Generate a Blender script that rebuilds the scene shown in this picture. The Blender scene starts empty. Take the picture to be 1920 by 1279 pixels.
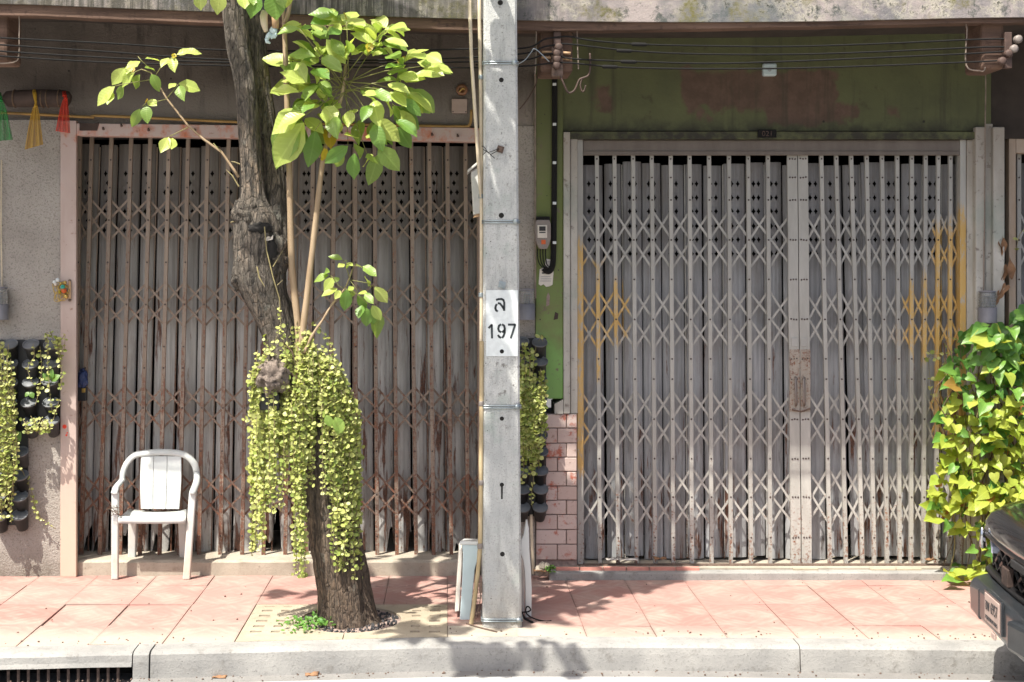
import bpy, bmesh, math, random
from mathutils import Vector, Matrix, noise
random.seed(11)
R = random.Random(5)
C = bpy.context.scene.collection
SC = bpy.context.scene

# ------------------------------------------------------------------ camera, sky, sun, exposure
F, CX, CY, H = 2500.0, 842.0, 517.0, 1.93
OFF = 1.7125                      # the camera stands this far on the street side of the origin
def W(x, y, Y):
    d = Y + OFF
    return Vector(((x - CX) * d / F, Y, H - (y - CY) * d / F))
def gy(y, z=0.):                  # distance at which ground of height z shows at picture height y
    return F * (H - z) / (y - CY) - OFF
cam = bpy.data.objects.new('camera', bpy.data.cameras.new('camera'))
C.objects.link(cam)
cam.location = (0, -OFF, H)
cam.rotation_euler = (math.pi / 2, 0, 0)
cam.data.sensor_width = 36
cam.data.lens = 36 * F / 1920
cam.data.shift_x = (960 - CX) / 1920
cam.data.shift_y = -(639.5 - CY) / 1920
cam.data.clip_end = 1000
cam.data.dof.use_dof = True
cam.data.dof.focus_distance = 7.6
cam.data.dof.aperture_fstop = 5.0
SC.camera = cam
L = Vector((0.8, 1.0, -2.4)).normalized()
sun = bpy.data.objects.new('sun', bpy.data.lights.new('sun', 'SUN'))
C.objects.link(sun)
sun.rotation_euler = L.to_track_quat('-Z', 'Y').to_euler()
sun.location = (-3, -3, 9)
sun.data.energy = 5.0
sun.data.angle = math.radians(0.55)
sun.data.color = (1.0, 0.94, 0.84)
wd = bpy.data.worlds.new('World'); SC.world = wd; wd.use_nodes = True
sk = wd.node_tree.nodes.new('ShaderNodeTexSky')
sk.sky_type = 'NISHITA'; sk.sun_disc = False
sk.sun_elevation = math.asin(-L.z); sk.sun_rotation = math.atan2(-L.x, -L.y)
sk.dust_density = 5.0; sk.air_density = .8
bg = wd.node_tree.nodes['Background']; bg.inputs['Strength'].default_value = 0.125
wd.node_tree.links.new(sk.outputs[0], bg.inputs[0])
SC.view_settings.view_transform = 'Standard'; SC.view_settings.look = 'None'
SC.view_settings.exposure = 0.88; SC.view_settings.gamma = 1
SC.view_settings.use_curve_mapping = False
SC.render.engine = 'CYCLES'
SC.cycles.max_bounces = 8; SC.cycles.transparent_max_bounces = 8
SC.cycles.caustics_reflective = False; SC.cycles.caustics_refractive = False
SC.cycles.use_denoising = True

# ------------------------------------------------------------------ materials
class M:
    def __init__(s, name):
        s.m = bpy.data.materials.new(name); s.m.use_nodes = True
        s.t = s.m.node_tree; s.b = s.t.nodes['Principled BSDF']
        s.g = s.t.nodes.new('ShaderNodeNewGeometry'); s.P = s.g.outputs['Position']
        s.b.inputs['Roughness'].default_value = .8
        s._x = None
    def put(s, sock, v):
        if isinstance(v, bpy.types.NodeSocket): s.t.links.new(v, sock)
        elif v is not None:
            if isinstance(v, (tuple, list)) and sock.type == 'RGBA' and len(v) == 3: v = (*v, 1)
            sock.default_value = v
    def node(s, t, **kw):
        n = s.t.nodes.new(t)
        for k, v in kw.items():
            setattr(n, k, v)
        return n
    def mp(s, sc, loc=(0, 0, 0), vec=None):
        n = s.node('ShaderNodeMapping'); s.put(n.inputs[0], vec or s.P)
        n.inputs['Scale'].default_value = sc; n.inputs['Location'].default_value = loc
        return n.outputs[0]
    def noise(s, scale, detail=5, rough=.6, vec=None, dist=0):
        n = s.node('ShaderNodeTexNoise'); s.put(n.inputs['Vector'], vec or s.P)
        n.inputs['Scale'].default_value = scale; n.inputs['Detail'].default_value = detail
        n.inputs['Roughness'].default_value = rough; n.inputs['Distortion'].default_value = dist
        return n.outputs['Fac']
    def voro(s, scale, vec=None, feature='F1', out='Distance'):
        n = s.node('ShaderNodeTexVoronoi', feature=feature); s.put(n.inputs['Vector'], vec or s.P)
        n.inputs['Scale'].default_value = scale
        return n.outputs[out]
    def step(s, v, a, b, lo=0., hi=1.):
        n = s.node('ShaderNodeMapRange'); s.put(n.inputs[0], v)
        n.inputs[1].default_value = a; n.inputs[2].default_value = b
        n.inputs[3].default_value = lo; n.inputs[4].default_value = hi
        return n.outputs[0]
    def mix(s, f, a, b, mode='MIX'):
        n = s.node('ShaderNodeMix', data_type='RGBA', blend_type=mode)
        s.put(n.inputs[0], f); s.put(n.inputs[6], a); s.put(n.inputs[7], b)
        return n.outputs[2]
    def op(s, o, a, b=0., c=None):
        n = s.node('ShaderNodeMath', operation=o, use_clamp=False)
        s.put(n.inputs[0], a); s.put(n.inputs[1], b)
        if c is not None: s.put(n.inputs[2], c)
        return n.outputs[0]
    def xyz(s):
        if s._x is None:
            n = s.node('ShaderNodeSeparateXYZ'); s.put(n.inputs[0], s.P); s._x = n.outputs
        return s._x
    def rnd(s):
        return s.node('ShaderNodeObjectInfo').outputs['Random']
    def bump(s, h, st=.5, d=.01):
        n = s.node('ShaderNodeBump'); s.put(n.inputs['Height'], h)
        n.inputs['Strength'].default_value = st; n.inputs['Distance'].default_value = d
        s.t.links.new(n.outputs[0], s.b.inputs['Normal'])
    def fin(s, col=None, rough=None, metal=None, spec=None):
        s.put(s.b.inputs['Base Color'], col)
        s.put(s.b.inputs['Roughness'], rough)
        s.put(s.b.inputs['Metallic'], metal)
        s.put(s.b.inputs['Specular IOR Level'], spec)
        return s.m
    def box(s, x0, x1, z0, z1, wob=.08, soft=.03, nz=None, xw=1., sx=None):
        sx = sx or soft
        """1 inside a world x/z rectangle with a ragged edge"""
        o = s.xyz(); n = nz or s.noise(7, 4)
        nx = s.op('MULTIPLY_ADD', s.op('SUBTRACT', n, .5), wob * 2 * xw, o[0])
        nzz = s.op('MULTIPLY_ADD', s.op('SUBTRACT', n, .5), -wob * 2, o[2])
        a = s.op('MULTIPLY', s.step(nx, x0, x0 + sx), s.step(nx, x1, x1 - sx))
        b = s.op('MULTIPLY', s.step(nzz, z0, z0 + soft), s.step(nzz, z1, z1 - soft))
        return s.op('MULTIPLY', a, b)

MT = {}
def plain(name, col, rough=.6, metal=0., var=.25, sc=14, bump=.0):
    m = M(name)
    f = m.step(m.noise(sc, 5), .3, .7)
    d = tuple(c * (1 - var) for c in col); l = tuple(min(1, c * (1 + var * .5)) for c in col)
    if bump: m.bump(m.noise(60, 4), bump, .004)
    MT[name] = m.fin(m.mix(f, d, l), rough, metal)
    return MT[name]

# grey roughcast of the left pier
m = M('roughcast'); o = m.xyz()
n1 = m.noise(2.2, 6); n2 = m.noise(95, 3, .7)
c = m.mix(m.step(n1, .3, .7), (.30, .275, .245), (.43, .40, .36))
c = m.mix(m.step(n2, .52, .72), c, (.17, .15, .13))
c = m.mix(m.op('MULTIPLY', m.step(o[2], .22, .02), m.step(m.noise(5, 5), .35, .6)), c, (.2, .18, .15))
m.bump(n2, .9, .012); MT['roughcast'] = m.fin(c, .95)
# upper wall, left house: soot plus canopy shade painted into the colour
m = M('soot_shade_wall'); o = m.xyz()
n1 = m.noise(1.6, 6); n2 = m.noise(70, 3, .7); n3 = m.noise(6, 5, .6, m.mp((3, 1, .5)))
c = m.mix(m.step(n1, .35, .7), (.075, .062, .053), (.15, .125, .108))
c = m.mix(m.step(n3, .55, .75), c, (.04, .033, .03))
c = m.mix(m.step(m.op('ADD', o[2], m.op('MULTIPLY', n1, .25)), 3.32, 2.95), c, (.30, .265, .235))  # lower part painted lighter, standing in for daylight reaching it
c = m.mix(m.step(m.voro(9), .07, .045), c, (.01, .01, .01))
m.bump(n2, .8, .01); MT['soot_shade_wall'] = m.fin(c, .95)
# green painted wall, darkened by painted canopy shade and dirt, bare patches
m = M('green_wall'); o = m.xyz()
n1 = m.noise(2.4, 6); n2 = m.noise(11, 6, .65)
c = m.mix(m.step(n1, .35, .68), (.080, .088, .040), (.115, .128, .054))
c = m.mix(m.step(n2, .58, .75), c, (.055, .05, .025))
pw = [(1275, 1570, 128, 212), (1560, 1610, 190, 225), (1118, 1152, 160, 218), (1430, 1585, 200, 240), (1655, 1682, 195, 217), (1300, 1330, 205, 228)]
for (a, b, t, u) in pw:
    p0, p1 = W(a, u, 6.9), W(b, t, 6.9)
    c = m.mix(m.op('MULTIPLY', m.box(p0.x, p1.x, p0.z, p1.z, .10), .92), c, m.mix(m.step(n2, .4, .65), (.085, .05, .036), (.13, .078, .058)))
c = m.mix(m.step(m.voro(4.2), .05, .03), c, (.015, .014, .01))
c = m.mix(m.op('MULTIPLY', m.step(o[2], 2.96, 2.84), m.step(n2, .35, .55)), c, (.03, .028, .02))
c = m.mix(m.op('MULTIPLY', m.step(m.noise(1, 5, .65, m.mp((13, 13, .7))), .55, .68), .55), c, (.04, .038, .024))
m.bump(m.noise(40, 4), .35, .006); MT['green_wall'] = m.fin(c, .75)
m = M('green_pillar'); o = m.xyz()
n1 = m.noise(3, 6); n2 = m.noise(16, 6, .7)
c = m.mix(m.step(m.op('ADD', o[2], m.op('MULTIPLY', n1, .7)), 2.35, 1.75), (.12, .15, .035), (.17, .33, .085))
c = m.mix(m.step(n1, .5, .72), c, (.15, .16, .06))
c = m.mix(m.step(n2, .60, .68), c, (.14, .105, .075))
c = m.mix(m.step(m.voro(13), .075, .045), c, (.03, .025, .02))
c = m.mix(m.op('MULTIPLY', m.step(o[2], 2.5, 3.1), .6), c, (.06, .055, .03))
m.bump(n2, .3, .006); MT['green_pillar'] = m.fin(c, .6)
# pink door frame
m = M('pink_paint'); o = m.xyz()
n1 = m.noise(3, 6, .6, m.mp((3, 3, .8))); n2 = m.noise(18, 6, .7)
c = m.mix(m.step(n1, .35, .62), (.42, .325, .285), (.48, .39, .35))
c = m.mix(m.step(m.op('ADD', o[2], m.op('MULTIPLY', n1, .8)), 2.75, 3.15), c, m.mix(m.step(m.op('MULTIPLY_ADD', n1, .6, m.op('MULTIPLY', n2, .5)), .53, .68), (.47, .37, .34), (.50, .16, .08)))
c = m.mix(m.step(n2, .62, .70), c, (.25, .15, .11))
c = m.mix(m.step(o[2], .9, .3, 0, .75), c, (.55, .42, .32))
q = W(121, 800, 6.82)
for (dx, dz, r) in ((0, 0, .016), (.012, -.055, .008), (.017, -.04, .006)):
    vs = m.node('ShaderNodeVectorMath', operation='DISTANCE'); m.put(vs.inputs[0], m.mp((1, 0, 1))); vs.inputs[1].default_value = (q.x + dx, 0, q.z + dz)
    c = m.mix(m.step(vs.outputs['Value'], r, r * .7), c, (.75, .05, .02))
m.bump(n2, .25, .004); MT['pink_paint'] = m.fin(c, .65)
# pale plaster jambs
m = M('plaster'); o = m.xyz()
n1 = m.noise(3.3, 6, .6, m.mp((3, 3, 1))); n2 = m.noise(22, 6, .7)
c = m.mix(m.step(n1, .3, .7), (.38, .365, .32), (.53, .515, .465))
c = m.mix(m.step(n2, .58, .68), c, (.2, .17, .15))
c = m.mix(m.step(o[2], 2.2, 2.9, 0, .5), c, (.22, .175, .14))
c = m.mix(m.op('MULTIPLY', m.step(m.noise(1.7, 5), .55, .65), .5), c, (.24, .30, .26))
m.bump(n2, .3, .006); MT['plaster'] = m.fin(c, .85)
# whitewashed brick blocks
m = M('brick_paint')
n2 = m.noise(9, 7, .72); n3 = m.noise(40, 4)
c = m.mix(m.step(m.rnd(), 0, 1), (.47, .36, .32), (.54, .44, .40))
c = m.mix(m.step(n2, .55, .63), c, (.40, .13, .085))
c = m.mix(m.step(n3, .6, .75), c, (.25, .17, .14))
m.bump(n3, .4, .006); MT['brick_paint'] = m.fin(c, .85)
MT_mortar = plain('mortar', (.30, .23, .20), .95, 0, .4, 30, .4)
# canopy fascia: lichen, peeling paint
m = M('weathered_fascia'); o = m.xyz()
n1 = m.noise(2.1, 6, .65, m.mp((1.6, 1, .35))); n2 = m.noise(34, 8, .8); n3 = m.noise(5, 6, .7); n4 = m.noise(11, 5, .6, m.mp((4, 1, .25)))
c = m.mix(m.step(n1, .42, .58), (.33, .29, .275), (.18, .17, .175))
lich = m.op('MULTIPLY', m.step(n3, .46, .56), m.step(n2, .42, .52))
c = m.mix(lich, c, (.43, .405, .335))
c = m.mix(m.op('MULTIPLY', m.step(m.noise(9, 7, .75), .54, .60), m.step(n2, .35, .5)), c, (.09, .095, .085))
c = m.mix(m.op('MULTIPLY', m.step(m.noise(1.3, 5), .52, .64), .7), c, (.10, .115, .12))
c = m.mix(m.op('MULTIPLY', m.step(n3, .44, .60), m.step(n2, .535, .575)), c, (.035, .035, .03))
c = m.mix(m.op('MULTIPLY', m.step(m.noise(3.1, 5), .54, .62), m.step(n2, .38, .58)), c, (.13, .12, .04))
c = m.mix(m.op('MULTIPLY', m.step(o[0], 1.0, -.6), m.step(n4, .38, .55)), c, (.06, .06, .055))
c = m.mix(m.op('MULTIPLY', m.step(o[0], .5, -2.2, 0, .8), m.step(n3, .3, .6)), c, (.09, .08, .06))
m.bump(n2, .7, .012); MT['weathered_fascia'] = m.fin(c, .95)
m = M('brown_plaster')
n1 = m.noise(3, 7, .7, m.mp((.5, 1, 8))); n2 = m.noise(20, 6, .7)
c = m.mix(m.step(n1, .35, .65), (.065, .038, .026), (.17, .105, .075))
c = m.mix(m.step(n2, .55, .7), c, (.06, .035, .026))
m.bump(n1, .7, .012); MT['brown_plaster'] = m.fin(c, .9)
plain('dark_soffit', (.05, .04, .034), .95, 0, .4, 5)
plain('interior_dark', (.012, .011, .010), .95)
plain('white_line', (.26, .21, .17), .8, 0, .4)
# concrete family
def concrete(name, a, b, speck=.3, stain=(.2, .19, .17), sc=3.0, green=0):
    m = M(name); n1 = m.noise(sc, 7, .65); n2 = m.noise(85, 3, .7); n3 = m.noise(14, 6, .7)
    c = m.mix(m.step(n1, .32, .68), a, b)
    c = m.mix(m.op('MULTIPLY', m.step(n3, .55, .7), .7), c, stain)
    if green: c = m.mix(m.op('MULTIPLY', m.step(m.noise(5.3, 5), .6, .7), green), c, (.25, .34, .28))
    c = m.mix(m.op('MULTIPLY', m.step(n2, .58, .72), speck), c, tuple(x * .35 for x in a))
    c = m.mix(m.step(m.voro(21), .06, .035), c, (.06, .055, .05))
    m.bump(m.op('ADD', n2, n3), .45, .006)
    MT[name] = m.fin(c, .92)
m = M('pole_concrete'); n1 = m.noise(3.5, 7, .65); n2 = m.noise(110, 3, .75); n3 = m.noise(12, 6, .7, m.mp((2.5, 2.5, .5))); n4 = m.noise(26, 6, .75)
c = m.mix(m.step(n1, .32, .68), (.40, .415, .41), (.55, .56, .54))
c = m.mix(m.op('MULTIPLY', m.step(n3, .5, .68), .6), c, (.27, .28, .275))
c = m.mix(m.op('MULTIPLY', m.step(m.noise(5.3, 5), .56, .68), .5), c, (.27, .34, .30))
c = m.mix(m.op('MULTIPLY', m.step(n4, .58, .66), m.step(n1, .42, .55)), c, (.22, .215, .20))
c = m.mix(m.op('MULTIPLY', m.step(n2, .55, .68), .65), c, (.17, .165, .155))
c = m.mix(m.step(m.voro(17), .07, .045), c, (.07, .065, .06))
c = m.mix(m.op('MULTIPLY', m.step(m.xyz()[2], .5, 0, 0, .6), m.step(n1, .35, .6)), c, (.33, .29, .23))
m.bump(m.op('ADD', n2, n4), .7, .008); MT['pole_concrete'] = m.fin(c, .92)
concrete('kerb_concrete', (.22, .22, .212), (.34, .335, .315), .6, (.15, .142, .128), 3.2)
concrete('step_concrete', (.31, .275, .22), (.42, .375, .305), .4, (.25, .21, .165), 6)
concrete('grate_concrete', (.31, .265, .195), (.40, .35, .265), .4, (.22, .185, .13))
concrete('gutter_concrete', (.15, .147, .14), (.22, .215, .205), .6, (.2, .19, .18))
concrete('asphalt', (.06, .06, .062), (.10, .10, .10), .6, (.045, .045, .045))
concrete('road_concrete', (.30, .29, .27), (.37, .36, .34), .4, (.24, .23, .21))
concrete('road_paint', (.34, .34, .335), (.42, .42, .415), .4, (.3, .3, .29))
# pink pressed paving tiles
m = M('paving_pink'); o = m.xyz()
tc = m.node('ShaderNodeTexCoord').outputs['Object']
sp = m.node('ShaderNodeSeparateXYZ'); m.put(sp.inputs[0], tc)
d = m.op('ADD', m.op('ABSOLUTE', sp.outputs[0]), m.op('MULTIPLY', m.op('ABSOLUTE', sp.outputs[1]), 1.0))
wv = m.op('SINE', m.op('MULTIPLY_ADD', d, 80, m.op('MULTIPLY', m.noise(6, 5), 14)))
n1 = m.noise(4, 6); n2 = m.noise(120, 2)
c = m.mix(m.step(m.rnd(), 0, 1), (.315, .165, .14), (.355, .205, .178))
c = m.mix(m.op('MULTIPLY', m.step(wv, -.2, .9), m.step(n1, .35, .7, .0, .7)), c, (.42, .29, .25))
c = m.mix(m.op('MULTIPLY', m.step(n1, .45, .7), .7), c, (.40, .31, .26))
dv = m.node('ShaderNodeVectorMath', operation='DISTANCE'); m.put(dv.inputs[0], m.mp((.55, 1, 0))); dv.inputs[1].default_value = (.33 * .55, 5.5, 0)
c = m.mix(m.op('MULTIPLY', m.step(m.op('ADD', dv.outputs['Value'], m.op('MULTIPLY', m.noise(6, 5), .22)), .42, .2), .9), c, (.42, .365, .295))
c = m.mix(m.op('MULTIPLY', m.step(o[1], 5.60, 5.40), .6), c, (.44, .385, .32))
c = m.mix(m.op('MULTIPLY', m.step(n2, .6, .75), .5), c, (.27, .16, .13))
c = m.mix(m.op('MULTIPLY', m.step(m.noise(2.6, 7, .7), .50, .72), .45), c, (.33, .27, .23))
eg = m.op('MAXIMUM', m.step(m.op('ABSOLUTE', sp.outputs[0]), .165, .187), m.step(m.op('ABSOLUTE', sp.outputs[1]), .2, .238))
c = m.mix(m.op('MULTIPLY', m.op('MULTIPLY', eg, m.step(n1, .35, .65)), .55), c, (.20, .15, .13))
c = m.mix(m.step(m.voro(7), .035, .02), c, (.06, .05, .045))
m.bump(m.op('ADD', m.op('MULTIPLY', wv, .3), n2), .25, .004); MT['paving_pink'] = m.fin(c, .8)
# rust family
def gate_metal(name, paint, paint2, rust_lo, rust_hi, zr=(0.1, 2.6), yellow=None, panel=False, bump=.5, rough=.6, streak=(-.1, .05), top_shade=0.):
    m = M(name); o = m.xyz()
    n1 = m.noise(4, 6, .65, m.mp((3, 3, .6))); n2 = m.noise(60, 6, .75); n3 = m.noise(8, 6, .7, m.mp((5, 5, .55)))
    c = m.mix(m.step(n1, .3, .7), paint, paint2)
    c = m.mix(m.step(m.rnd(), 0, 1, 0, .35), c, tuple(x * .55 for x in paint))
    if yellow:
        ny = m.noise(1, 6, .7, m.mp((34, 8, 3.2))); ne = m.noise(1, 6, .75, m.mp((40, 40, 11)))
        for (x0, x1, z0, z1, wob) in yellow:
            k = m.box(x0, x1, z0, z1, wob + .2, .25, ny, .15, .03)
            k = m.op('MULTIPLY', m.step(m.op('MULTIPLY_ADD', n2, .35, k), .38, .7), m.step(ne, .36, .50))
            c = m.mix(m.op('MULTIPLY', k, .95), c, m.mix(m.step(n1, .3, .7), (.50, .31, .08), (.62, .42, .15)))
    if panel:
        v1 = m.noise(1, 5, .65, m.mp((48, 48, 1.6))); v2 = m.noise(1, 6, .7, m.mp((17, 17, 1.5))); v3 = m.noise(1, 6, .72, m.mp((7, 7, 2.4)))
        c = m.mix(m.step(v1, .40, .58, .5, 0), c, tuple(x * .5 for x in paint))
        c = m.mix(m.step(v3, .5, .7, 0, .4), c, (.17, .125, .095))
        kb = m.step(o[2], 2.2, .15, streak[0], streak[1])
        k2 = m.step(m.op('ADD', v2, kb), .585, .64)
        c = m.mix(k2, c, m.mix(m.step(n2, .35, .65), (.045, .024, .017), (.19, .085, .05)))
        if top_shade: c = m.mix(m.step(o[2], 1.55, 2.5, 0, top_shade), c, (.105, .085, .07))  # canopy shade painted in with some grime, darker toward the panel tops
    rz = m.step(o[2], zr[1], zr[0], rust_lo, rust_hi)
    k = m.step(m.op('ADD', m.op('MULTIPLY_ADD', n2, .6, m.op('MULTIPLY', n3, .4)), rz), .60, .68)
    rc = m.mix(m.step(n2, .35, .65), (.05, .02, .013), (.23, .10, .058))
    rc = m.mix(m.step(n3, .62, .72), rc, (.31, .14, .055))
    c = m.mix(k, c, rc)
    if panel: c = m.mix(m.op('MULTIPLY', m.step(n3, .58, .66), m.step(o[2], 1.2, .1, 0, .9)), c, (.035, .02, .014))
    m.bump(m.op('ADD', n2, k), bump, .003)
    MT[name] = m.fin(c, rough)
gate_metal('rusty_bar', (.22, .165, .125), (.33, .27, .215), .02, .17)
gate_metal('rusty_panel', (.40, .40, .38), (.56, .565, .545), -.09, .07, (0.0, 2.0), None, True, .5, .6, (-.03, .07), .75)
GX = lambda x: (x - CX) * (6.93 + OFF) / F
GZ = lambda y: H - (y - CY) * (6.93 + OFF) / F
ylw = [(GX(1060), GX(1105), GZ(905), GZ(432), .02), (GX(1105), GX(1150), GZ(740), GZ(470), .05), (GX(1140), GX(1185), GZ(665), GZ(505), .06),
       (GX(1690), GX(1830), GZ(700), GZ(500), .10), (GX(1745), GX(1830), GZ(860), GZ(395), .07), (GX(1790), GX(1830), GZ(980), GZ(365), .03), (GX(1660), GX(1700), GZ(665), GZ(590), .05)]
gate_metal('grey_bar', (.35, .345, .315), (.475, .47, .435), -.10, .12, (0.0, 1.5), ylw, False, .25, .5)
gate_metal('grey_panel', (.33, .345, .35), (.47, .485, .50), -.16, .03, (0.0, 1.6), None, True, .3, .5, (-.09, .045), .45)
gate_metal('track_metal', (.14, .115, .095), (.21, .18, .155), -.02, .02)
gate_metal('lock_plate', (.37, .37, .345), (.48, .475, .445), -.03, -.03, (0, 1), [(GX(1503), GX(1519), GZ(690), GZ(655), .03)], False, .3, .5)
gate_metal('lock_plate_worn', (.34, .30, .25), (.44, .40, .34), .10, .10, (0, 1), [(GX(1500), GX(1522), GZ(720), GZ(655), .05)], False, .4, .6)
gate_metal('tan_frame', (.34, .25, .17), (.44, .36, .29), -.05, .03)
plain('rivet', (.07, .05, .045), .6)
plain('white_plastic', (.62, .64, .63), .38, 0, .08, 6)
m = M('aged_plastic'); n1 = m.noise(5, 6, .7); o = m.xyz()
c = m.mix(m.step(n1, .35, .7), (.50, .545, .54), (.60, .625, .615))
c = m.mix(m.op('MULTIPLY', m.step(o[2], .45, .05), m.step(n1, .35, .6)), c, (.55, .47, .37))
c = m.mix(m.op('MULTIPLY', m.step(m.noise(14, 7, .75), .54, .7), .5), c, (.42, .38, .31))
MT['aged_plastic'] = m.fin(c, .45)
plain('blue_plastic', (.50, .62, .65), .4, 0, .1, 6)
plain('black_plastic', (.022, .024, .026), .5, 0, .3)
plain('pot_dusty', (.05, .055, .06), .6, 0, .5, 20)
plain('pot_rim', (.13, .14, .15), .5, 0, .3); plain('pot_soil', (.07, .075, .08), .9, 0, .5, 30)
plain('soil', (.03, .024, .02), .95, 0, .5, 40, .6)
m = M('gravel'); c = m.mix(m.step(m.voro(90, None, 'F1', 'Distance'), .1, .6), (.09, .09, .095), (.02, .02, .022)); MT['gravel'] = m.fin(c, .8)
plain('cable_black', (.005, .005, .005), .95)
plain('cable_brown', (.075, .045, .035), .7, 0, .4, 30)
plain('conduit_cream', (.55, .47, .34), .5, 0, .25, 9)
m = M('bamboo'); n1 = m.noise(6, 5, .6, m.mp((4, 4, .7))); c = m.mix(m.step(n1, .3, .7), (.30, .22, .10), (.52, .42, .26)); MT['bamboo'] = m.fin(c, .55)
plain('yellow_pipe', (.33, .20, .06), .6, 0, .3, 9)
plain('steel_band', (.33, .38, .40), .4, .6, .3)
plain('bolt_rust', (.16, .11, .085), .7, .3, .5, 50)
plain('box_white', (.60, .60, .57), .6, 0, .15, 8)
plain('paper', (.62, .58, .52), .9, 0, .12, 20)
plain('ink', (.035, .035, .04), .8)
plain('stencil_ink', (.045, .055, .06), .85, 0, .3, 40)
plain('sign_white', (.68, .73, .73), .7, 0, .14, 26)
plain('meter_grey', (.22, .19, .17), .5, 0, .2)
plain('lamp_grey', (.20, .20, .22), .5, 0, .15)
plain('orange_mark', (.6, .12, .03), .7)
plain('socket_brown', (.25, .12, .06), .4, 0, .3)
plain('switch_pink', (.42, .32, .28), .6, 0, .15)
plain('log_wood', (.055, .035, .028), .8, 0, .5, 12, .5)
plain('blue_bag', (.035, .06, .17), .5, 0, .5, 60)
plain('tile_trim', (.55, .24, .19), .7, 0, .3, 10)
plain('gold', (.55, .38, .10), .35, .5, .4, 60)
plain('turquoise', (.05, .45, .35), .4)
plain('handle_wood', (.42, .27, .15), .6, 0, .3, 20)
plain('dead_leaf', (.26, .14, .07), .8, 0, .4, 20)
plain('car_chrome', (.55, .57, .6), .15, 1.0, .1)
m = M('car_paint'); m.b.inputs['Coat Weight'].default_value = .8; m.b.inputs['Coat Roughness'].default_value = .05
MT['car_paint'] = m.fin(m.mix(m.step(m.noise(30, 3), .4, .6), (.005, .005, .0055), (.007, .007, .008)), .12)
m = M('bumper_grey'); m.b.inputs['Coat Weight'].default_value = .3
MT['bumper_grey'] = m.fin(m.mix(m.step(m.noise(12, 4), .3, .7), (.017, .020, .024), (.028, .032, .036)), .3)
plain('grille_black', (.010, .010, .011), .35, 0, .2)
plain('tyre', (.016, .016, .017), .85, 0, .3)
plain('headlamp', (.75, .8, .95), .1, .3, .05)
m = M('glass_clear'); m.b.inputs['Transmission Weight'].default_value = .85; MT['glass_clear'] = m.fin((.85, .88, .88), .15)
m = M('car_glass'); MT['car_glass'] = m.fin((.01, .012, .014), .04)
# bark
m = M('bark'); o = m.xyz()
vs = m.mp((52, 52, 9)); n1 = m.noise(1, 7, .72, vs, 1.0); n2 = m.noise(3, 5); n3 = m.noise(50, 5, .7)
c = m.mix(m.step(n1, .36, .62), (.028, .025, .022), (.21, .18, .145))
c = m.mix(m.op('MULTIPLY', m.step(n2, .5, .68), m.step(n1, .45, .6)), c, (.32, .235, .165))
c = m.mix(m.step(n3, .6, .75), c, (.05, .042, .035))
c = m.mix(m.op('MULTIPLY', m.step(o[2], 1.2, .2), .55), c, m.mix(m.step(n1, .4, .6), (.06, .038, .025), (.20, .125, .075)))
vd = m.voro(1, m.mp((38, 38, 10)), 'DISTANCE_TO_EDGE'); ck = m.step(m.op('MULTIPLY_ADD', n3, .12, vd), .16, .05)
c = m.mix(m.op('MULTIPLY', ck, m.step(n2, .35, .65, .12, .6)), c, (.028, .024, .02))
c = m.mix(m.op('MULTIPLY', m.step(m.noise(9, 6, .75), .58, .66), .5), c, (.24, .245, .21))
m.bump(m.op('SUBTRACT', m.op('ADD', n1, m.op('MULTIPLY', n3, .3)), m.op('MULTIPLY', ck, .4)), 1.0, .03); MT['bark'] = m.fin(c, .95)
m = M('cut_wood'); n1 = m.noise(1, 6, .7, m.mp((30, 30, 12))); n3 = m.noise(70, 5, .7)
c = m.mix(m.step(n1, .35, .62), (.11, .085, .07), (.33, .27, .225)); m.bump(m.op('ADD', n1, n3), 1.0, .02); MT['cut_wood'] = m.fin(c, .95)
m = M('stem_tan'); n1 = m.noise(4, 5, .6, m.mp((8, 8, 1.2)))
MT['stem_tan'] = m.fin(m.mix(m.step(n1, .3, .7), (.24, .165, .095), (.38, .29, .185)), .7)
plain('stem_green', (.20, .20, .06), .6, 0, .3, 12)
plain('stem_thin', (.26, .22, .10), .7, 0, .4, 20)
plain('root_brown', (.13, .085, .055), .9, 0, .5, 30)
def leafmat(name, a, b, tr, trf=.45, rough=.38, veins=True):
    m = M(name)
    tc = m.node('ShaderNodeTexCoord').outputs['Object']
    sp = m.node('ShaderNodeSeparateXYZ'); m.put(sp.inputs[0], tc)
    r = m.rnd()
    c = m.mix(r, a, b)
    t = m.mix(r, tr, tuple(x * .8 for x in tr))
    if veins:
        ax = m.op('ABSOLUTE', sp.outputs[0])
        mid = m.step(ax, .022, .008)
        sv = m.op('SINE', m.op('MULTIPLY', m.op('SUBTRACT', sp.outputs[1], m.op('MULTIPLY', ax, .6)), 55))
        v = m.op('MAXIMUM', mid, m.step(sv, .86, 1.0, 0, .45))
        c = m.mix(m.op('MULTIPLY', v, .35), c, tuple(min(1, x * 1.6 + .03) for x in b))
        m.bump(sv, .12, .004)
    c = m.mix(m.op('MULTIPLY', m.step(m.noise(30, 4), .60, .72), .4), c, (.12, .09, .02))
    m.fin(c, rough)
    tn = m.node('ShaderNodeBsdfTranslucent'); m.put(tn.inputs['Color'], t)
    mx = m.node('ShaderNodeMixShader'); mx.inputs[0].default_value = trf
    m.t.links.new(m.b.outputs[0], mx.inputs[1]); m.t.links.new(tn.outputs[0], mx.inputs[2])
    m.t.links.new(mx.outputs[0], m.t.nodes['Material Output'].inputs[0])
    MT[name] = m.m
leafmat('leaf_light', (.42, .54, .12), (.52, .60, .17), (.66, .76, .12), .45)  # pale green also stands in for sunlit leaves
leafmat('leaf_mid', (.20, .33, .07), (.28, .40, .09), (.40, .56, .07), .45)
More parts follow.
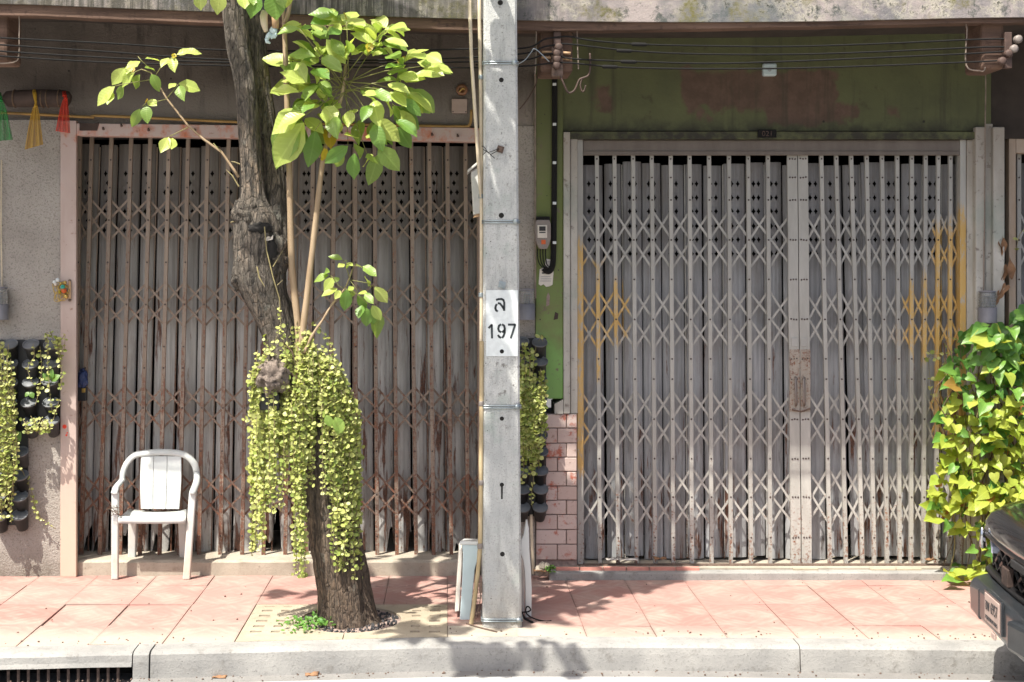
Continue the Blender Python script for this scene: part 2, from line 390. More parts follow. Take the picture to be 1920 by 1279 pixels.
leafmat('leaf_deep', (.13, .27, .055), (.19, .33, .07), (.36, .58, .06), .48)  # deep green also stands in for leaves in shade
leafmat('leaf_yellow', (.42, .36, .03), (.46, .30, .03), (.6, .45, .03), .45)
leafmat('vine_leaf', (.46, .51, .15), (.62, .62, .27), (.45, .5, .08), .35, .45, False)
leafmat('vine_leaf_dark', (.24, .32, .07), (.34, .38, .10), (.3, .36, .05), .35, .45, False)
leafmat('heart_light', (.32, .44, .06), (.48, .53, .10), (.55, .58, .05), .45)
leafmat('heart_dark', (.06, .18, .035), (.17, .33, .055), (.14, .34, .04), .35)
leafmat('heart_brown', (.30, .20, .04), (.34, .14, .05), (.45, .25, .05), .35)
leafmat('weed_leaf', (.08, .22, .04), (.14, .30, .05), (.25, .45, .05), .35, .5, False)
def gauze(name, col, alpha):
    m = M(name); m.b.inputs['Alpha'].default_value = alpha
    tc = m.noise(60, 3, .6, m.mp((1, 1, .03)))
    m.put(m.b.inputs['Alpha'], m.step(tc, .3, .7, alpha - .15, alpha + .12))
    MT[name] = m.fin(col, .7)
gauze('gauze_green', (.01, .22, .04), .72); gauze('gauze_yellow', (.46, .27, .02), .75); gauze('gauze_red', (.55, .03, .01), .72)

# ------------------------------------------------------------------ mesh helpers
WM = {}
def reg(o, parent=None, mw=None):
    C.objects.link(o); mw = mw or Matrix()
    if parent is not None:
        o.parent = parent; o.matrix_parent_inverse = WM[parent].inverted()
    o.matrix_basis = mw; WM[o] = mw
    return o
def thing(name, label, cat, loc=(0, 0, 0), group=None):
    o = bpy.data.objects.new(name, None); o.empty_display_size = .05
    reg(o, None, Matrix.Translation(Vector(loc)))
    return tag(o, label, cat, group)
def tag(o, label, cat, group=None):
    o['label'] = label; o['category'] = cat
    if group: o['group'] = group
    return o
class MB:
    def __init__(s): s.v = []; s.f = []; s.mi = []; s.cm = 0
    def add(s, vs, fs):
        b = len(s.v); s.v += [tuple(v) for v in vs]
        for f in fs: s.f.append(tuple(b + i for i in f)); s.mi.append(s.cm)
        return s
    def box(s, x0, x1, y0, y1, z0, z1):
        return s.add([(x0, y0, z0), (x1, y0, z0), (x1, y1, z0), (x0, y1, z0), (x0, y0, z1), (x1, y0, z1), (x1, y1, z1), (x0, y1, z1)],
                     [(0, 3, 2, 1), (4, 5, 6, 7), (0, 1, 5, 4), (1, 2, 6, 5), (2, 3, 7, 6), (3, 0, 4, 7)])
    def hexa(s, p):
        return s.add(p, [(0, 3, 2, 1), (4, 5, 6, 7), (0, 1, 5, 4), (1, 2, 6, 5), (2, 3, 7, 6), (3, 0, 4, 7)])
    def slab(s, quad, d):
        """quad of 4 points (front, ccw seen from -y) extruded along vector d"""
        d = Vector(d); q = [Vector(p) for p in quad]
        return s.hexa([q[0], q[1], q[1] + d, q[0] + d, q[3], q[2], q[2] + d, q[3] + d])
    def prism(s, pts, d):
        d = Vector(d); n = len(pts); p = [Vector(x) for x in pts]
        fs = [tuple(range(n)), tuple(range(2 * n - 1, n - 1, -1))] + [(i, i + n, (i + 1) % n + n, (i + 1) % n) for i in range(n)]
        return s.add(p + [x + d for x in p], fs)
    def tube(s, pts, r, n=8, cap=True, flat=None):
        pts = [Vector(p) for p in pts]; k = len(pts)
        rs = r if isinstance(r, (list, tuple)) else [r] * k
        vs = []; ref = None
        for i, p in enumerate(pts):
            t = (pts[min(i + 1, k - 1)] - pts[max(i - 1, 0)])
            t = t.normalized() if t.length > 1e-9 else Vector((0, 0, 1))
            if ref is None: ref = Vector((0, 1, 0)) if abs(t.y) < .9 else Vector((1, 0, 0))
            a = t.cross(ref).normalized(); b = a.cross(t).normalized(); ref = b
            for j in range(n):
                th = 2 * math.pi * (j + .5) / n
                vs.append(p + a * math.cos(th) * rs[i] + b * math.sin(th) * rs[i] * (flat or 1))
        fs = [(i * n + j, i * n + (j + 1) % n, (i + 1) * n + (j + 1) % n, (i + 1) * n + j) for i in range(k - 1) for j in range(n)]
        if cap: fs += [tuple(range(n - 1, -1, -1)), tuple((k - 1) * n + j for j in range(n))]
        return s.add(vs, fs)
    def lathe(s, c, prof, axis=(0, 0, 1), n=20):
        ax = Vector(axis).normalized(); a = ax.orthogonal().normalized(); b = ax.cross(a); c = Vector(c)
        vs = [c + ax * h + (a * math.cos(2 * math.pi * j / n) + b * math.sin(2 * math.pi * j / n)) * max(r, 1e-4) for (r, h) in prof for j in range(n)]
        k = len(prof)
        fs = [(i * n + j, i * n + (j + 1) % n, (i + 1) * n + (j + 1) % n, (i + 1) * n + j) for i in range(k - 1) for j in range(n)]
        fs += [tuple(range(n - 1, -1, -1)), tuple((k - 1) * n + j for j in range(n))]
        return s.add(vs, fs)
    def mesh(s, name, mats, smooth=False):
        me = bpy.data.meshes.new(name); me.from_pydata(s.v, [], s.f)
        for x in ([mats] if isinstance(mats, str) else mats): me.materials.append(MT[x])
        if any(s.mi): me.polygons.foreach_set('material_index', s.mi)
        if smooth: me.polygons.foreach_set('use_smooth', [True] * len(me.polygons))
        me.update(); return me
    def build(s, name, mats, parent=None, smooth=False, bevel=0, seg=2, sub=0, mw=None):
        o = reg(bpy.data.objects.new(name, s.mesh(name, mats, smooth)), parent, mw)
        if bevel:
            b = o.modifiers.new('b', 'BEVEL'); b.width = bevel; b.segments = seg; b.limit_method = 'ANGLE'; b.angle_limit = .6
        if sub:
            b = o.modifiers.new('s', 'SUBSURF'); b.levels = b.render_levels = sub
        return o
def struct(o): o['kind'] = 'structure'; return o
def stuff(o): o['kind'] = 'stuff'; return o
def cat(pts, m=8):
    """Catmull-Rom through tuples of any length"""
    out = []; k = len(pts)
    for i in range(k - 1):
        p0, p1, p2, p3 = pts[max(i - 1, 0)], pts[i], pts[i + 1], pts[min(i + 2, k - 1)]
        for j in range(m):
            t = j / m
            out.append(tuple(.5 * (2 * b + (c - a) * t + (2 * a - 5 * b + 4 * c - d) * t * t + (3 * b - a - 3 * c + d) * t ** 3) for a, b, c, d in zip(p0, p1, p2, p3)))
    out.append(tuple(pts[-1])); return out
def pbox(mb, x0, x1, y0, y1, Y, depth):
    a, b = W(x0, y1, Y), W(x1, y0, Y)
    return mb.box(a.x, b.x, Y, Y + depth, a.z, b.z)

# ================================================================== ground
YW = 6.85
MB().add([(-150, -150, -.16), (150, -150, -.16), (150, 150, -.16), (-150, 150, -.16)], [(0, 1, 2, 3)])
g = MB().box(-150, 150, -150, 150, -.4, -.16); struct(g.build('ground', 'asphalt'))
struct(MB().box(-40, 40, -12, 4.9, -.155, -.151).build('road', 'road_concrete'))
kerbx = [(-700, 1232), (-300, 1221), (0, 1213), (300, 1207), (440, 1203.5), (640, 1199), (800, 1195), (950, 1193.5), (1200, 1194), (1500, 1196.5), (1800, 1199.5), (2300, 1206), (2900, 1214)]
KB = [((x - CX) / F * (gy(y) + OFF), gy(y)) for x, y in kerbx]
def kerbY(X):
    for (a, ya), (b, yb) in zip(KB, KB[1:]):
        if a <= X <= b: return ya + (yb - ya) * (X - a) / (b - a)
    return KB[0][1] if X < KB[0][0] else KB[-1][1]
def strip(name, mat, d0, d1, z0, z1, thick, x0=-6, x1=7, n=120):
    mb = MB(); vs = []
    for i in range(n + 1):
        X = x0 + (x1 - x0) * i / n; k = kerbY(X)
        vs += [(X, k + d0, z0), (X, k + d1, z1), (X, k + d0, z0 - thick), (X, k + d1, z1 - thick)]
    fs = []
    for i in range(n):
        a, b = 4 * i, 4 * i + 4
        fs += [(a, b, b + 1, a + 1), (a + 2, a + 3, b + 3, b + 2), (a, a + 2, b + 2, b), (a + 1, b + 1, b + 3, a + 3)]
    fs += [(0, 1, 3, 2), (4 * n, 4 * n + 2, 4 * n + 3, 4 * n + 1)]
    mb.add(vs, fs); return mb.build(name, mat)
gut = struct(strip('gutter', 'gutter_concrete', -.45, -.16, -.148, -.134, .03, -1.62))
gut2 = struct(strip('gutter', 'gutter_concrete', -.8, -.30, -.15, -.15, .02, -6, -1.62, 40))
struct(strip('road_marking', 'road_paint', -.50, -.27, -.1365, -.133, .003, -1.3))
# kerb stones: segments with rounded nose
kerb = struct(reg(bpy.data.objects.new('kerb', None)))
def kerb_stone(xa, xb, zb=-.17):
    mb = MB(); n = max(2, int((xb - xa) / .08)); vs = []
    prof = [(0, 0), (-.11, -.001), (-.135, -.006), (-.148, -.018), (-.153, -.05), (-.163, zb), (0, zb)]
    for i in range(n + 1):
        X = xa + (xb - xa) * i / n; k = kerbY(X)
        for (d, z) in prof:
            j = .002 * noise.noise((X * 7, d * 30, z * 30))
            vs.append((X, k + d + j, z + j))
    p = len(prof)
    fs = [(i * p + j, (i + 1) * p + j, (i + 1) * p + (j + 1) % p, i * p + (j + 1) % p) for i in range(n) for j in range(p)]
    fs += [tuple(range(p)), tuple(n * p + j for j in range(p - 1, -1, -1))]
    return mb.add(vs, fs)
kx = [-1.535, 1.83, 3.9, 6.5]
for a, b in zip(kx, kx[1:]): kerb_stone(a + .003, b - .003).build('kerb_stone', 'kerb_concrete', kerb)
kerb_stone(-1.62, -1.541).build('kerb_stone', 'kerb_concrete', kerb)
kerb_stone(-5.5, -1.626, -.072).build('kerb_stone', 'kerb_concrete', kerb)
# road drain in the kerb face
dr = thing('storm_drain', 'dark storm drain opening with upright bars in the kerb face', 'drain', (-2.1, 5.1, -.2))
mb = MB(); mb.add([(-5.2, 4.6, -.32), (-1.64, 4.7, -.32), (-1.64, 5.3, -.32), (-5.2, 5.3, -.32), (-1.64, 5.3, -.02), (-5.2, 5.3, -.02)], [(0, 1, 2, 3), (3, 2, 4, 5)])
mb.build('pit', 'interior_dark', dr)
X = -1.70
while X > -3.1:
    MB().tube([(X, kerbY(X) - .13, -.068), (X, kerbY(X) - .13, -.31)], .008, 6).build('bar', 'bolt_rust', dr); X -= .05
# pavement: mortar bed, pressed tiles
walk = struct(MB().box(-6, 7, 5.36, 6.90, -.18, -.012).build('sidewalk', 'mortar'))
tx0, tp, tyr = -1.132, .374, [(5.15, 5.643), (5.643, 6.12), (6.12, 6.593), (6.593, 6.90)]
def tile(xa, xb, ya, yb, gap=.0016, dz=0):
    # clip to kerb on the street side
    pts = []
    def fy(X): return max(ya, kerbY(X) + .004) if ya < 5.3 else ya
    w, tl = R.uniform(-.0015, .0015), R.uniform(-.002, .002)
    cx, cy = (xa + xb) / 2, (ya + yb) / 2
    a, b = xa + gap, xb - gap
    base = [(a, fy(a) + gap), (b, fy(b) + gap), (b, yb - gap), (a, yb - gap)]
    top = [(x - cx, y - cy, dz + w + tl * (x - cx) / .2 + tl * .6 * (y - cy) / .2) for x, y in base]
    bot = [(x - cx, y - cy, -.02) for x, y in base]
    mb = MB(); mb.hexa(bot + top)
    return mb.build('paving_tile', 'paving_pink', walk, False, .0015, 1, mw=Matrix.Translation((cx, cy, 0)))
for i in range(-5, 13):
    xa = tx0 + i * tp; xb = xa + tp
    for j, (ya, yb) in enumerate(tyr):
        if j <= 1 and 0 <= i <= 2: continue
        if i == 3 and j == 0: continue
        lid = (j == 1 and -3 <= i <= -2)
        tile(xa, xb, ya, yb, .0055 if lid else .0016, -.004 if lid else 0)
# concrete round the pole foot
mb = MB(); n = 14
vs = [(-.006 + i * (.39 / n), kerbY(-.006 + i * .39 / n) + .004, -.001) for i in range(n + 1)]
mb.add([*vs, (.384, 5.643, -.001), (-.006, 5.643, -.001)], [tuple(range(n + 3))])
mb.build('concrete_patch', 'step_concrete', walk)
# tree grate slabs with slots and a round opening
hc = Vector((-.555, 5.78)); hr = .285
def grate(xa, xb, ya, yb):
    mb = MB(); st = .0125; nx, ny = int(round((xb - xa) / st)), int(round((yb - ya) / st))
    sx, sy = (xb - xa) / nx, (yb - ya) / ny
    vid = {}
    def vert(i, j):
        if (i, j) not in vid:
            p = Vector((xa + i * sx, ya + j * sy)); d = p - hc
            if abs(d.length - hr) < st * .75: p = hc + d.normalized() * hr
            p.y = max(p.y, kerbY(p.x) + .004)
            vid[i, j] = len(mb.v); mb.v.append((p.x, p.y, 0))
        return vid[i, j]
    for i in range(nx):
        for j in range(ny):
            cx, cy = xa + (i + .5) * sx, ya + (j + .5) * sy
            if (Vector((cx, cy)) - hc).length < hr: continue
            if cy > kerbY(cx) + .05:
                ux, uy = abs(cx + .566), cy
                slot = False
                for (s0, s1) in ((.455, .515), (.35, .405)):
                    if s0 < ux < s1 and 5.50 < uy < 6.08 and int((uy - 5.50) / st) % 9 < 3: slot = True
                if slot: continue
            if cy < kerbY(cx) - .01: continue
            mb.f.append((vert(i, j), vert(i + 1, j), vert(i + 1, j + 1), vert(i, j + 1))); mb.mi.append(0)
    return mb
gt = thing('tree_grate', 'beige slotted concrete tree grate around the trunk', 'tree grate', (-.56, 5.78, 0))
for (xa, xb) in ((-1.128, -.568), (-.563, -.010)):
    o = grate(xa, xb, 5.30, 6.115).build('grate_slab', 'grate_concrete', gt)
    s = o.modifiers.new('s', 'SOLIDIFY'); s.thickness = .05; s.offset = -1
mb = MB(); mb.lathe((hc.x, hc.y, -.03), [(.29, 0), (.29, .004), (.2, .014), (.02, .02)], n=32); stuff(mb.build('gravel', 'gravel', gt, True))
pb = MB()
for k in range(420):
    a, r = R.uniform(0, 6.283), hr * math.sqrt(R.uniform(.2, 1)) * .97
    s = R.uniform(.004, .010); p = Vector((hc.x + math.cos(a) * r, hc.y + math.sin(a) * r, -.012 + R.uniform(0, .006)))
    pb.tube([p - Vector((0, 0, s)), p, p + Vector((0, 0, s))], [s * .4, s, s * .5], 5)
stuff(pb.build('gravel_stone', 'gravel', gt))

# ================================================================== houses
ZT = 3.9
def wx(x, Y): return (x - CX) * (Y + OFF) / F
def wz(y, Y): return H - (y - CY) * (Y + OFF) / F
hA = thing('shophouse', 'grey roughcast shophouse front with pink door frame and upper wall dark from soot and painted shade', 'shophouse', (-1.5, YW, 0))
xl, xr = wx(113, YW), wx(1003, YW)
MB().box(-6, wx(114, YW), YW, 7.3, -.05, wz(225, YW)).build('wall', 'roughcast', hA)
MB().box(-6, wx(1004, YW), YW + .03, 7.3, wz(236, YW), ZT).build('upper_wall', 'soot_shade_wall', hA)
MB().box(wx(902, YW), wx(1004, YW), YW + .02, 7.3, -.05, wz(236, YW)).build('wall', 'roughcast', hA)
# pink frame: jamb, head, right jamb
fr = MB(); fr.box(wx(113, 6.82), wx(143, 6.82), 6.82, 6.855, .0, wz(226, 6.82)).build('door_jamb', 'pink_paint', hA, False, .004)
Yh = 6.82
h0, h1 = W(143.3, 231, Yh), W(912, 240, Yh); h2, h3 = W(912, 266, Yh), W(143.3, 254, Yh)
MB().slab([h3, h2, h1, h0], (0, .1, 0)).build('door_head', 'pink_paint', hA, False, .004)
MB().slab([W(131, 256, 6.818), W(137, 256, 6.818), W(137, 247, 6.818), W(131, 247, 6.818)], (0, .002, 0))
MB().slab([W(148, 246.5, 6.816), W(184, 249, 6.816), W(186, 231, 6.816), W(175, 228, 6.816)], (0, .003, 0))
mb = MB(); mb.prism([W(149, 230, 6.815), W(176, 232, 6.815), W(186, 229, 6.815), W(182, 245, 6.815), W(149, 245, 6.815)], (0, .004, 0)); mb.build('bare_patch', 'log_wood', hA)
for (x, y) in ((193, 239), (227, 233), (278, 241), (365, 242), (640, 246), (810, 250), (858, 252)):
    MB().tube([W(x, y, 6.816), W(x + R.uniform(-1, 1), y + 4, 6.80), W(x + 2, y + 3, 6.79)], .006, 6).build('hook', 'bolt_rust', hA)
MB().box(wx(898, 6.9), wx(905, 6.9), 6.9, 7.06, .08, wz(262, 6.9)).build('door_jamb', 'pink_paint', hA)
st = MB(); n = 40; vs = []
for i in range(n + 1):
    X = wx(108, 6.86) + (wx(890, 6.86) - wx(108, 6.86)) * i / n
    for (y, z) in ((6.86, -.05), (6.86 + .004 * noise.noise((X * 5, 0, 0)), .085 + .006 * noise.noise((X * 9, 1, 0))), (6.885, .098 + .005 * noise.noise((X * 6, 3, 0))), (7.9, .095)): vs.append((X, y, z))
st.add(vs, [(4 * i + j, 4 * i + 4 + j, 4 * i + 5 + j, 4 * i + 1 + j) for i in range(n) for j in range(3)])
st.build('doorstep', 'step_concrete', hA)
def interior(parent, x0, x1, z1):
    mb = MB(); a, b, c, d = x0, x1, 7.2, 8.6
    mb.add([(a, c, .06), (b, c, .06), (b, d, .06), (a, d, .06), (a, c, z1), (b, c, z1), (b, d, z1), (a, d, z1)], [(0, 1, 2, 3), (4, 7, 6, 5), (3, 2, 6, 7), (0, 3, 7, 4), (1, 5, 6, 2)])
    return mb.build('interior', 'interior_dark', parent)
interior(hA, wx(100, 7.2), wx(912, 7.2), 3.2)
# right house
hB = thing('shophouse', 'green painted shophouse front with peeling patches and grey plaster jambs', 'shophouse', (2.2, YW, 0))
MB().box(wx(1003, YW) + .003, wx(1858, 6.88), 6.88, 7.3, wz(246, 6.88), ZT).build('upper_wall', 'green_wall', hB)
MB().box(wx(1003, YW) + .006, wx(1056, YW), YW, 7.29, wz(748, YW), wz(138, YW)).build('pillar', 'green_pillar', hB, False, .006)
MB().tube([W(1003.5, 140, 6.848), W(1004, 400, 6.848), W(1004, 560, 6.848)], .006, 6).build('edge_strip', 'white_line', hB)
# plaster jamb of the right gate with stepped mouldings
def jamb(xa, xb, ya, yb, Y, d, mat='plaster', nm='jamb_moulding'): pbox(MB(), xa, xb, ya, yb, Y, d).build(nm, mat, hB, False, .006)
jamb(1056.5, 1069, 247, 776, 6.835, .3)
jamb(1069.6, 1083, 256, 776, 6.86, .28)
mb = MB(); mb.slab([W(1040, 776, 6.833), W(1056, 776, 6.833), W(1056, 749, 6.833), W(1040, 758, 6.833)], (0, .3, 0)); mb.build('jamb_moulding', 'plaster', hB)
mb = MB(); mb.slab([W(1070, 261, 6.855), W(1826, 261, 6.855), W(1840, 247, 6.855), W(1057, 247, 6.855)], (0, .25, 0)); mb.build('door_head', 'green_wall', hB)
jamb(1813.5, 1829, 262, 1066, 6.885, .3); jamb(1829.5, 1847, 238, 1066, 6.835, .3); jamb(1847.5, 1862, 232, 1066, 6.875, .3, 'plaster')
jamb(1862.5, 1884, 238, 1066, 6.835, .3)
# brick base of the pillar
bw = MB(); bw.box(wx(1004, YW) + .004, wx(1082, YW), YW + .012, 7.28, -.03, wz(776.5, YW)).build('brick_base', 'mortar', hB)
rows = [776, 802.5, 831, 857.5, 884, 911.5, 938, 965, 993, 1020.5, 1050]
for r, (ya, yb) in enumerate(zip(rows, rows[1:])):
    off = 0 if r % 2 else 17; xs = [1005]; x = 1045 + off
    while x < 1079: xs.append(x); x += 44
    xs.append(1082)
    for xa, xb in zip(xs, xs[1:]):
        dz = R.uniform(-.004, .004)
        mb = MB(); a, b = W(xa + .8, yb - .8, YW), W(xb - .8, ya + .8, YW)
        mb.box(a.x, b.x, YW - .004 + dz, YW + .03, a.z, b.z).build('brick', 'brick_paint', hB, False, .003, 1)
# step of the right house
mb = MB(); mb.box(wx(1030, 6.735), 6, 6.735, 6.83, -.05, .048); mb.build('doorstep', 'kerb_concrete', hB, False, .008)
mb = MB(); mb.box(wx(1042, 6.8), 6, 6.832, 7.9, -.05, .062); mb.build('sill', 'step_concrete', hB, False, .006)
X = wx(1042, 6.79)
for k in range(6):
    w_ = R.uniform(.13, .17); MB().box(X + .003, X + w_ - .003, 6.795, 6.831, .03, .066 + R.uniform(-.002, .002)).build('trim_tile', 'tile_trim', hB, False, .002, 1); X += w_
for k in range(9):
    w_ = .16; X2 = wx(1440, 6.79) + k * .165
    if k in (1, 4, 5, 7): MB().box(X2, X2 + w_, 6.80, 6.831, .03, .060 + R.uniform(-.004, .003)).build('trim_tile', 'grate_concrete', hB, False, .002, 1)
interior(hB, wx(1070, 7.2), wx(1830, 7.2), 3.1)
# far right house
hC = thing('shophouse', 'soot black shophouse front with tan metal door frame beside the ivy', 'shophouse', (4.2, YW, 0))
MB().box(wx(1858, 6.88) + .004, 7, 6.89, 7.3, wz(260, 6.89), ZT).build('upper_wall', 'dark_soffit', hC)
MB().box(wx(1884.5, 6.93), wx(1891, 6.93), 6.96, 7.3, 0, wz(258, 6.96)).build('wall', 'interior_dark', hC)
MB().box(wx(1892, 6.9), wx(1905, 6.9), 6.9, 6.99, .06, wz(259, 6.9)).build('door_post', 'tan_frame', hC, False, .004)
MB().box(wx(1905.5, 6.9), 6.6, 6.9, 6.99, wz(287, 6.9), wz(260, 6.9)).build('door_head', 'tan_frame', hC, False, .004)
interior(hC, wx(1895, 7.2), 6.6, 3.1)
# canopy across the fronts
cn = thing('canopy', 'weathered concrete canopy with lichen stained fascia over the shopfronts', 'canopy', (0, 5.86, 3.4))
YC = 5.86
edge = [(-900, 8), (-300, 8), (0, 7), (200, 14), (410, 22), (700, 30), (1000, 38), (1250, 41), (1500, 40), (1700, 36), (1920, 32), (2600, 28)]
mb = MB(); vs = []
for x, y in cat(edge, 10):
    p = W(x, y, YC); vs += [(p.x, YC, p.z), (p.x, YC, p.z + .5), (p.x, YC + .06, p.z + .5), (p.x, YC + .06, p.z)]
n = len(vs) // 4
mb.add(vs, [(4 * i + j, 4 * i + 4 + j, 4 * i + 4 + (j + 1) % 4, 4 * i + (j + 1) % 4) for i in range(n - 1) for j in range(4)]); mb.build('fascia', 'weathered_fascia', cn)
mb = MB(); vs = []
for x, y in cat(edge, 10):
    p = W(x, y, YC); w_ = 21 if x < 900 else 21 - min(11, (x - 900) / 50)
    q = W(x, y + w_ + 1.5 * noise.noise((x * .02, 3, 0)), YC + .02)
    vs += [(p.x, YC + .02, p.z + .02), (q.x, YC + .02, q.z), (q.x, YC + .14, q.z + .004), (p.x, YC + .14, p.z + .1)]
n = len(vs) // 4
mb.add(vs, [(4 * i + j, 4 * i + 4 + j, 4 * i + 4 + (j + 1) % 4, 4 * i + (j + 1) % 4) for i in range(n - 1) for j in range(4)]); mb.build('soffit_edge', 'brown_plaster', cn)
vs = []
for x, y in cat(edge, 4):
    p = W(x, y, YC); vs += [(p.x, YC + .06, p.z + .09), (p.x, 6.95, p.z + .09), (p.x, 6.95, p.z + .5), (p.x, YC + .06, p.z + .5)]
n = len(vs) // 4
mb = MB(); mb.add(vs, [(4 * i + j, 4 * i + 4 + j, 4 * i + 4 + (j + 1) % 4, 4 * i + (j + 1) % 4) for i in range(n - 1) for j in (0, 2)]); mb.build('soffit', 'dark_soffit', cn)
def bracket(x0, x1, y1, yt):
    a = W(x0, y1, 5.94); b = W(x1, yt, 5.94)
    MB().hexa([(a.x, 5.94, a.z), (b.x, 5.94, a.z), (b.x, 6.2, a.z - .0), (a.x, 6.2, a.z - .0), (a.x, 5.94, b.z + .1), (b.x, 5.94, b.z + .1), (b.x, 6.2, b.z + .1), (a.x, 6.2, b.z + .1)]).build('bracket', 'brown_plaster', cn, False, .02)
bracket(-60, 14, 114, 20); bracket(1012, 1074, 137, 40); bracket(1840, 1884, 130, 40)
for pl in ([(0, 28), (26, 26), (35, 30), (36, 60), (36, 95), (33, 112), (20, 118), (0, 119)],
           [(36, 32), (40, 26), (100, 28), (300, 37), (410, 40), (700, 44), (880, 45), (996, 46), (1004, 50), (1005, 80), (1004, 120), (1003, 142)],
           [(1085, 130), (1082, 60), (1086, 52), (1094, 48), (1180, 50), (1300, 54), (1400, 51), (1500, 48), (1700, 45), (1810, 41)],
           [(1811, 42), (1813, 60), (1811, 90), (1811, 118), (1818, 130), (1842, 134), (1848, 140), (1847, 300), (1846, 420), (1844, 548)]):
    MB().tube([W(x + .5 * R.uniform(-1, 1), y + .5 * R.uniform(-1, 1), 5.92 if y < 140 else 6.82) for x, y, in cat(pl, 4)], .004, 5).build('loose_wire', 'white_line', cn)

# ================================================================== folding gates
def bar_mesh(h, w=.026, d=.022, riv=()):
    """upright channel section, open to the back, with rivets; origin at its foot"""
    mb = MB(); t = .004; x = w / 2
    sec = [(-x, d), (-x, 0), (x, 0), (x, d), (x - t, d), (x - t, t), (-x + t, t), (-x + t, d)]
    k = 8; n = 9; vs = []
    for i in range(n + 1):
        z = h * i / n; j = .0025 * noise.noise((z * 2.3, h * 7, w * 91))
        vs += [(a + j, b, z) for a, b in sec]
    mb.add(vs, [(i * k + j, i * k + (j + 1) % k, (i + 1) * k + (j + 1) % k, (i + 1) * k + j) for i in range(n) for j in range(k)])
    mb.cm = 1
    for z in riv: mb.lathe((0, 0, z), [(.006, -.0005), (.006, -.002), (.003, -.004)], (0, 1, 0), 8)
    return mb
def put_between(a, b):
    """matrix that stands the unit z axis from a to b (no scaling), facing the street"""
    z = (b - a).normalized(); y = Vector((0, 1, 0)); x = y.cross(z).normalized(); y = z.cross(x)
    return Matrix(((x.x, y.x, z.x, a.x), (x.y, y.y, z.y, a.y), (x.z, y.z, z.z, a.z), (0, 0, 0, 1)))
def link_mesh(name, length, mat, w=.0135):
    mb = MB(); mb.box(-w / 2, w / 2, 0, .003, 0, length); return mb.mesh(name, mat)
def panel(xa, xb, ya, yb, Y, rows, mat, parent, ragged=0., lean=(0, 0)):
    """curved sheet with rows of star shaped holes; rows = [(y px, number of holes)]"""
    mb = MB(); hw = (wx(xb, Y) - wx(xa, Y)) / 2; xc = (wx(xb, Y) + wx(xa, Y)) / 2
    zt, zb = wz(ya, Y), wz(yb, Y); bul = .013
    l0, l1 = lean
    def pt(u, z):
        t = u / hw; e = max(0, abs(t) - .74) / .26
        k = (z - zt) / (zb - zt); sh = (l0 * (1 - k) + l1 * k) * Y / F
        return (xc + u + sh, Y - bul * (1 - t * t) + .010 * e * e, z)
    cols = [-hw, -hw * .9, -hw * .5, 0, hw * .5, hw * .9, hw]
    ch = .0415 if len(rows) > 6 else .052
    cw = min(.040, hw * .6)
    z = zt
    def plainband(z0, z1, nseg=1, rag=False):
        for s_ in range(nseg):
            a, b = z0 + (z1 - z0) * s_ / nseg, z0 + (z1 - z0) * (s_ + 1) / nseg
            vs = []
            for u in cols:
                vs.append(pt(u, a)); zz = b
                vs.append(pt(u, zz))
            mb.add(vs, [(2 * i, 2 * i + 1, 2 * i + 3, 2 * i + 2) for i in range(len(cols) - 1)])
    for (ry, nh) in rows:
        zc = wz(ry, Y); z0, z1 = zc + ch / 2, zc - ch / 2
        if z - z0 > 1e-4: plainband(z, z0)
        us = [-cw / 2, cw / 2] if nh == 2 else [0]
        edges = [-hw, -hw * .9] + ([-cw, 0, cw] if nh == 2 else [-cw / 2, cw / 2]) + [hw * .9, hw]
        for a, b in zip(edges, edges[1:]):
            mid = (a + b) / 2
            if any(abs(mid - u) < 1e-6 for u in us):
                rx, rz, ix, iz = .0135, .022, .0055, .009
                cs = [(b, z0), (b, z1), (a, z1), (a, z0)]
                star = [(mid, zc + rz), (mid + ix, zc + iz), (mid + rx, zc), (mid + ix, zc - iz), (mid, zc - rz), (mid - ix, zc - iz), (mid - rx, zc), (mid - ix, zc + iz)]
                vs = [pt(u, zz) for u, zz in cs + star]
                mb.add(vs, [(0, 6, 5, 4), (0, 1, 6), (1, 8, 7, 6), (1, 2, 8), (2, 10, 9, 8), (2, 3, 10), (3, 4, 11, 10), (3, 0, 4)])
            else: mb.add([pt(a, z0), pt(a, z1), pt(b, z1), pt(b, z0)], [(0, 1, 2, 3)])
        z = z1
    if ragged:
        plainband(z, zb + .35, 3)
        # rusted away foot: columns of different length
        nn = 12; us = [-hw + 2 * hw * i / nn for i in range(nn + 1)]; sd = R.uniform(0, 99)
        vs = []; fs = []; mrow = 8
        low = [zb + max(0, ragged * .34 * (noise.noise((i * .22, sd, 0)) * 1.5 - .12 + .12 * noise.noise((i * .9, sd, 5)))) for i in range(nn + 1)]
        for i, u in enumerate(us):
            for k in range(mrow + 1): vs.append(pt(u, zb + .35 + (low[i] - zb - .35) * k / mrow))
        mb.add(vs, [(i * (mrow + 1) + k, i * (mrow + 1) + k + 1, (i + 1) * (mrow + 1) + k + 1, (i + 1) * (mrow + 1) + k) for i in range(nn) for k in range(mrow)])
    else: plainband(z, zb, 4)
    # hinge rod along the seam
    o = mb.build('shutter_panel', mat, parent, False)
    bm = bmesh.new(); bm.from_mesh(o.data); bmesh.ops.remove_doubles(bm, verts=bm.verts, dist=.0004); bm.to_mesh(o.data); bm.free()
    s = o.modifiers.new('s', 'SOLIDIFY'); s.thickness = .0015
    return o
